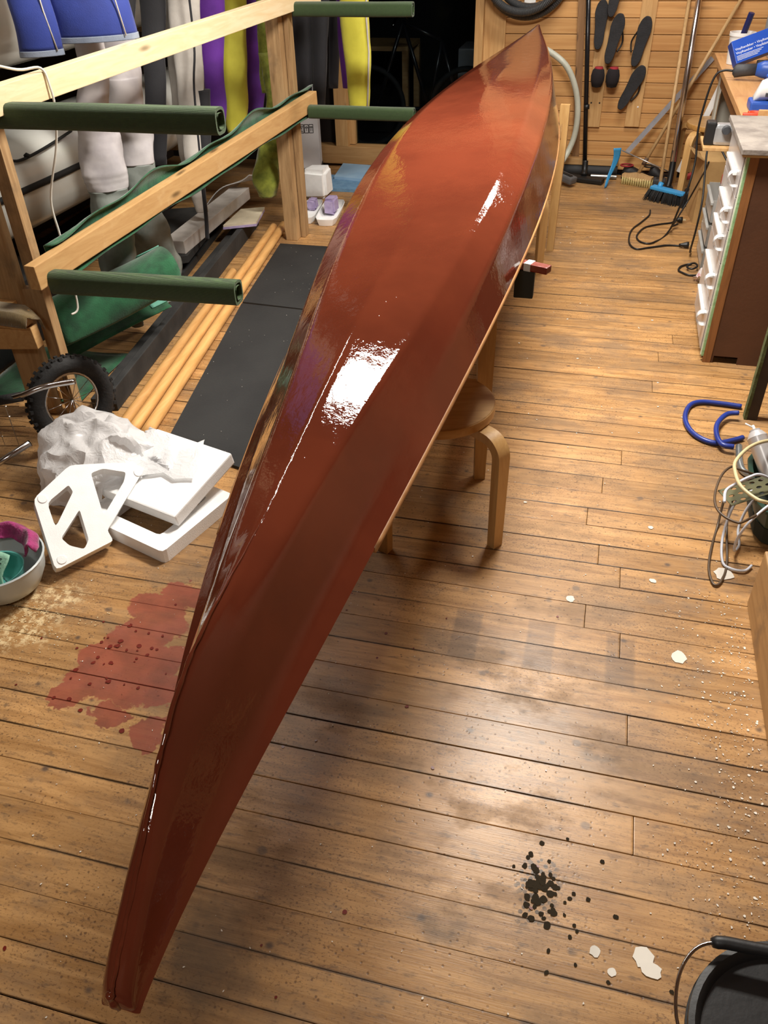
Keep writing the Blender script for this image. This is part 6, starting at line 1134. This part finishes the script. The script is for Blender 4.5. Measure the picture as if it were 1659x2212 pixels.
cord([(0.86, 2.60, 0.17), (0.76, 2.62, 0.26), (0.68, 2.52, 0.27), (0.67, 2.40, 0.24), (0.74, 2.34, 0.20), (0.82, 2.38, 0.17)], 0.004, M_whc, 'white_cable', 'white cable curled beside the spray can in the caddy')
cord([(0.88, 2.55, 0.17), (0.80, 2.48, 0.25), (0.73, 2.40, 0.25), (0.72, 2.32, 0.21), (0.80, 2.30, 0.17)], 0.0045, M_brc, 'brown_cable', 'brown cable curled on top of the caddy contents')
tag(MB().beam((0.72, 2.42, 0.205), (0.80, 2.52, 0.235), 0.03, 0.024, bev=0.005).build('connector', M_blkc), 'black cable connector lying on the cables in the caddy', 'connector')
t = thing('wooden_box', 'low pale wooden box with rounded worn corner at the right edge', 'box', (0.9, 1.65, 0.0))
M_wbox = wood('plywood_box', (190, 150, 98), (160, 120, 72), 'Y', 0.6, 0.5, False, 0.0, (120, 96, 70))
MB().bx(0.60, 0.62, 1.22, 2.02, 0.001, 0.215, 0.006).build('side', M_wbox, t); MB().bx(0.62, 1.30, 2.0, 2.02, 0.001, 0.215, 0.004).build('end', M_wbox, t); MB().bx(0.62, 1.30, 1.22, 1.24, 0.001, 0.215, 0.004).build('end', M_wbox, t); MB().bx(1.28, 1.30, 1.24, 2.0, 0.001, 0.215).build('side', M_wbox, t); MB().bx(0.62, 1.28, 1.24, 2.0, 0.001, 0.012).build('bottom', M_wbox, t)
# bucket
bkx, bky = 0.497, 0.635
t = thing('rubber_bucket', 'black rubber bucket with wire handle and black grip', 'bucket', (bkx, bky, 0.0)); M_bkt = plain('black_bucket_rubber', (32, 32, 33), (25, 25, 26), 8, 0.5, 0.15)
MB().lathe([(0.001, 0.001), (0.11, 0.001), (0.118, 0.01), (0.165, 0.262), (0.176, 0.264), (0.180, 0.27), (0.180, 0.282), (0.170, 0.284), (0.163, 0.278), (0.156, 0.26), (0.112, 0.02), (0.001, 0.014)], (bkx, bky, 0), 56).build('bucket', M_bkt, t, angle=40)
MB().lathe([(0.167, 0.258), (0.182, 0.258), (0.182, 0.264), (0.167, 0.264)], (bkx, bky, 0), 56).build('rim_band', M_bkt, t, angle=40)
hpts = smooth_path([(0.322, 0.59, 0.262), (0.300, 0.65, 0.275), (0.303, 0.71, 0.292), (0.328, 0.755, 0.302), (0.366, 0.775, 0.306), (0.42, 0.778, 0.308), (0.50, 0.780, 0.310), (0.58, 0.778, 0.308), (0.634, 0.775, 0.306), (0.672, 0.745, 0.300), (0.690, 0.68, 0.285), (0.674, 0.59, 0.262)], 5)
MB().tube(hpts, 0.0032, 8).build('wire_handle', M_chr, t, smooth=True)
MB().tube(hpts[19:37], [0.008] + [0.011] * 16 + [0.008], 10).build('grip', M_bkt, t, smooth=True)

# ------------------------------------------------------------------ paint chips, shavings and splashes on the floor (nobody could count them)
RF = random.Random(11); mb = MB()
def chip(x, y, s_, n=6, z=0.0006, mi=0):
    a0 = RF.uniform(0, 6.28); mb.mi = mi; zj = RF.uniform(0, 0.0009); el = RF.uniform(0.35, 1.0) if n < 8 else RF.uniform(0.7, 1.0); rt = RF.uniform(0, PI); vs = []
    for k in range(n):
        a = a0 + 2 * PI * k / n; r_ = s_ * (RF.uniform(0.6, 1.15) if n < 8 else RF.uniform(0.82, 1.1)); p = Vector((math.cos(a) * r_, math.sin(a) * r_ * el, 0)); p.rotate(Matrix.Rotation(rt, 3, 'Z')); vs.append(Vector((x + p.x, y + p.y, z + zj)))
    top = [v + Vector((0, 0, 0.0006)) for v in vs]; mb.add(vs + top, [tuple(range(n, 2 * n))] + [(k, (k + 1) % n, n + (k + 1) % n, n + k) for k in range(n)])
for k in range(420): chip(0.585 - abs(RF.gauss(0, 0.11)), RF.uniform(0.95, 2.05), RF.choice((0.0015, 0.002, 0.0025, 0.004)))
for k in range(520): chip(RF.uniform(-1.7, 0.6), RF.uniform(0.4, 3.0), RF.choice((0.001, 0.0015, 0.002, 0.003)))
for k in range(60): chip(RF.uniform(-0.3, 0.5), RF.uniform(3.0, 6.2), RF.choice((0.003, 0.004, 0.006)))
for k in range(260): chip(RF.gauss(-1.56, 0.12), RF.gauss(1.47, 0.09), RF.choice((0.0015, 0.002, 0.003)), 5, 0.0006, 1)
for k in range(120): chip(RF.uniform(-1.9, -1.0), RF.uniform(2.4, 4.8), RF.choice((0.0012, 0.002)), 5, 0.013)
for x, y, s_ in FLOOR_MARKS['white']: chip(x, y, s_ * 0.00105, 13)
for k in range(40): chip(RF.gauss(-1.2, 0.09), RF.gauss(1.36, 0.1), RF.uniform(0.003, 0.009), 9, 0.0004, 2)
for k in range(26): chip(RF.uniform(-1.5, 0.1), RF.uniform(0.5, 1.9), RF.uniform(0.002, 0.006), 8, 0.0004, 2)
for k in range(60): chip(RF.gauss(0.064, 0.02), RF.gauss(0.962, 0.034), RF.uniform(0.005, 0.009), 14, 0.0002, 3)
for k in range(26): chip(RF.gauss(0.14, 0.07), RF.gauss(0.93, 0.11), RF.uniform(0.004, 0.006), 14, 0.0002, 3)
o = mb.build('paint_flecks', [plain('chip_white', (232, 226, 214), rough=0.8, bmp=0), plain('chip_sawdust', (226, 204, 160), rough=0.9, bmp=0), plain('drip_red', (112, 34, 24), rough=0.3, bmp=0), plain('drip_dark', (50, 42, 30), rough=0.8, bmp=0, spec=0.1)])
o['kind'] = 'stuff'; o['label'] = 'paint chips, shavings and drips scattered on the plank floor'; o['category'] = 'debris'
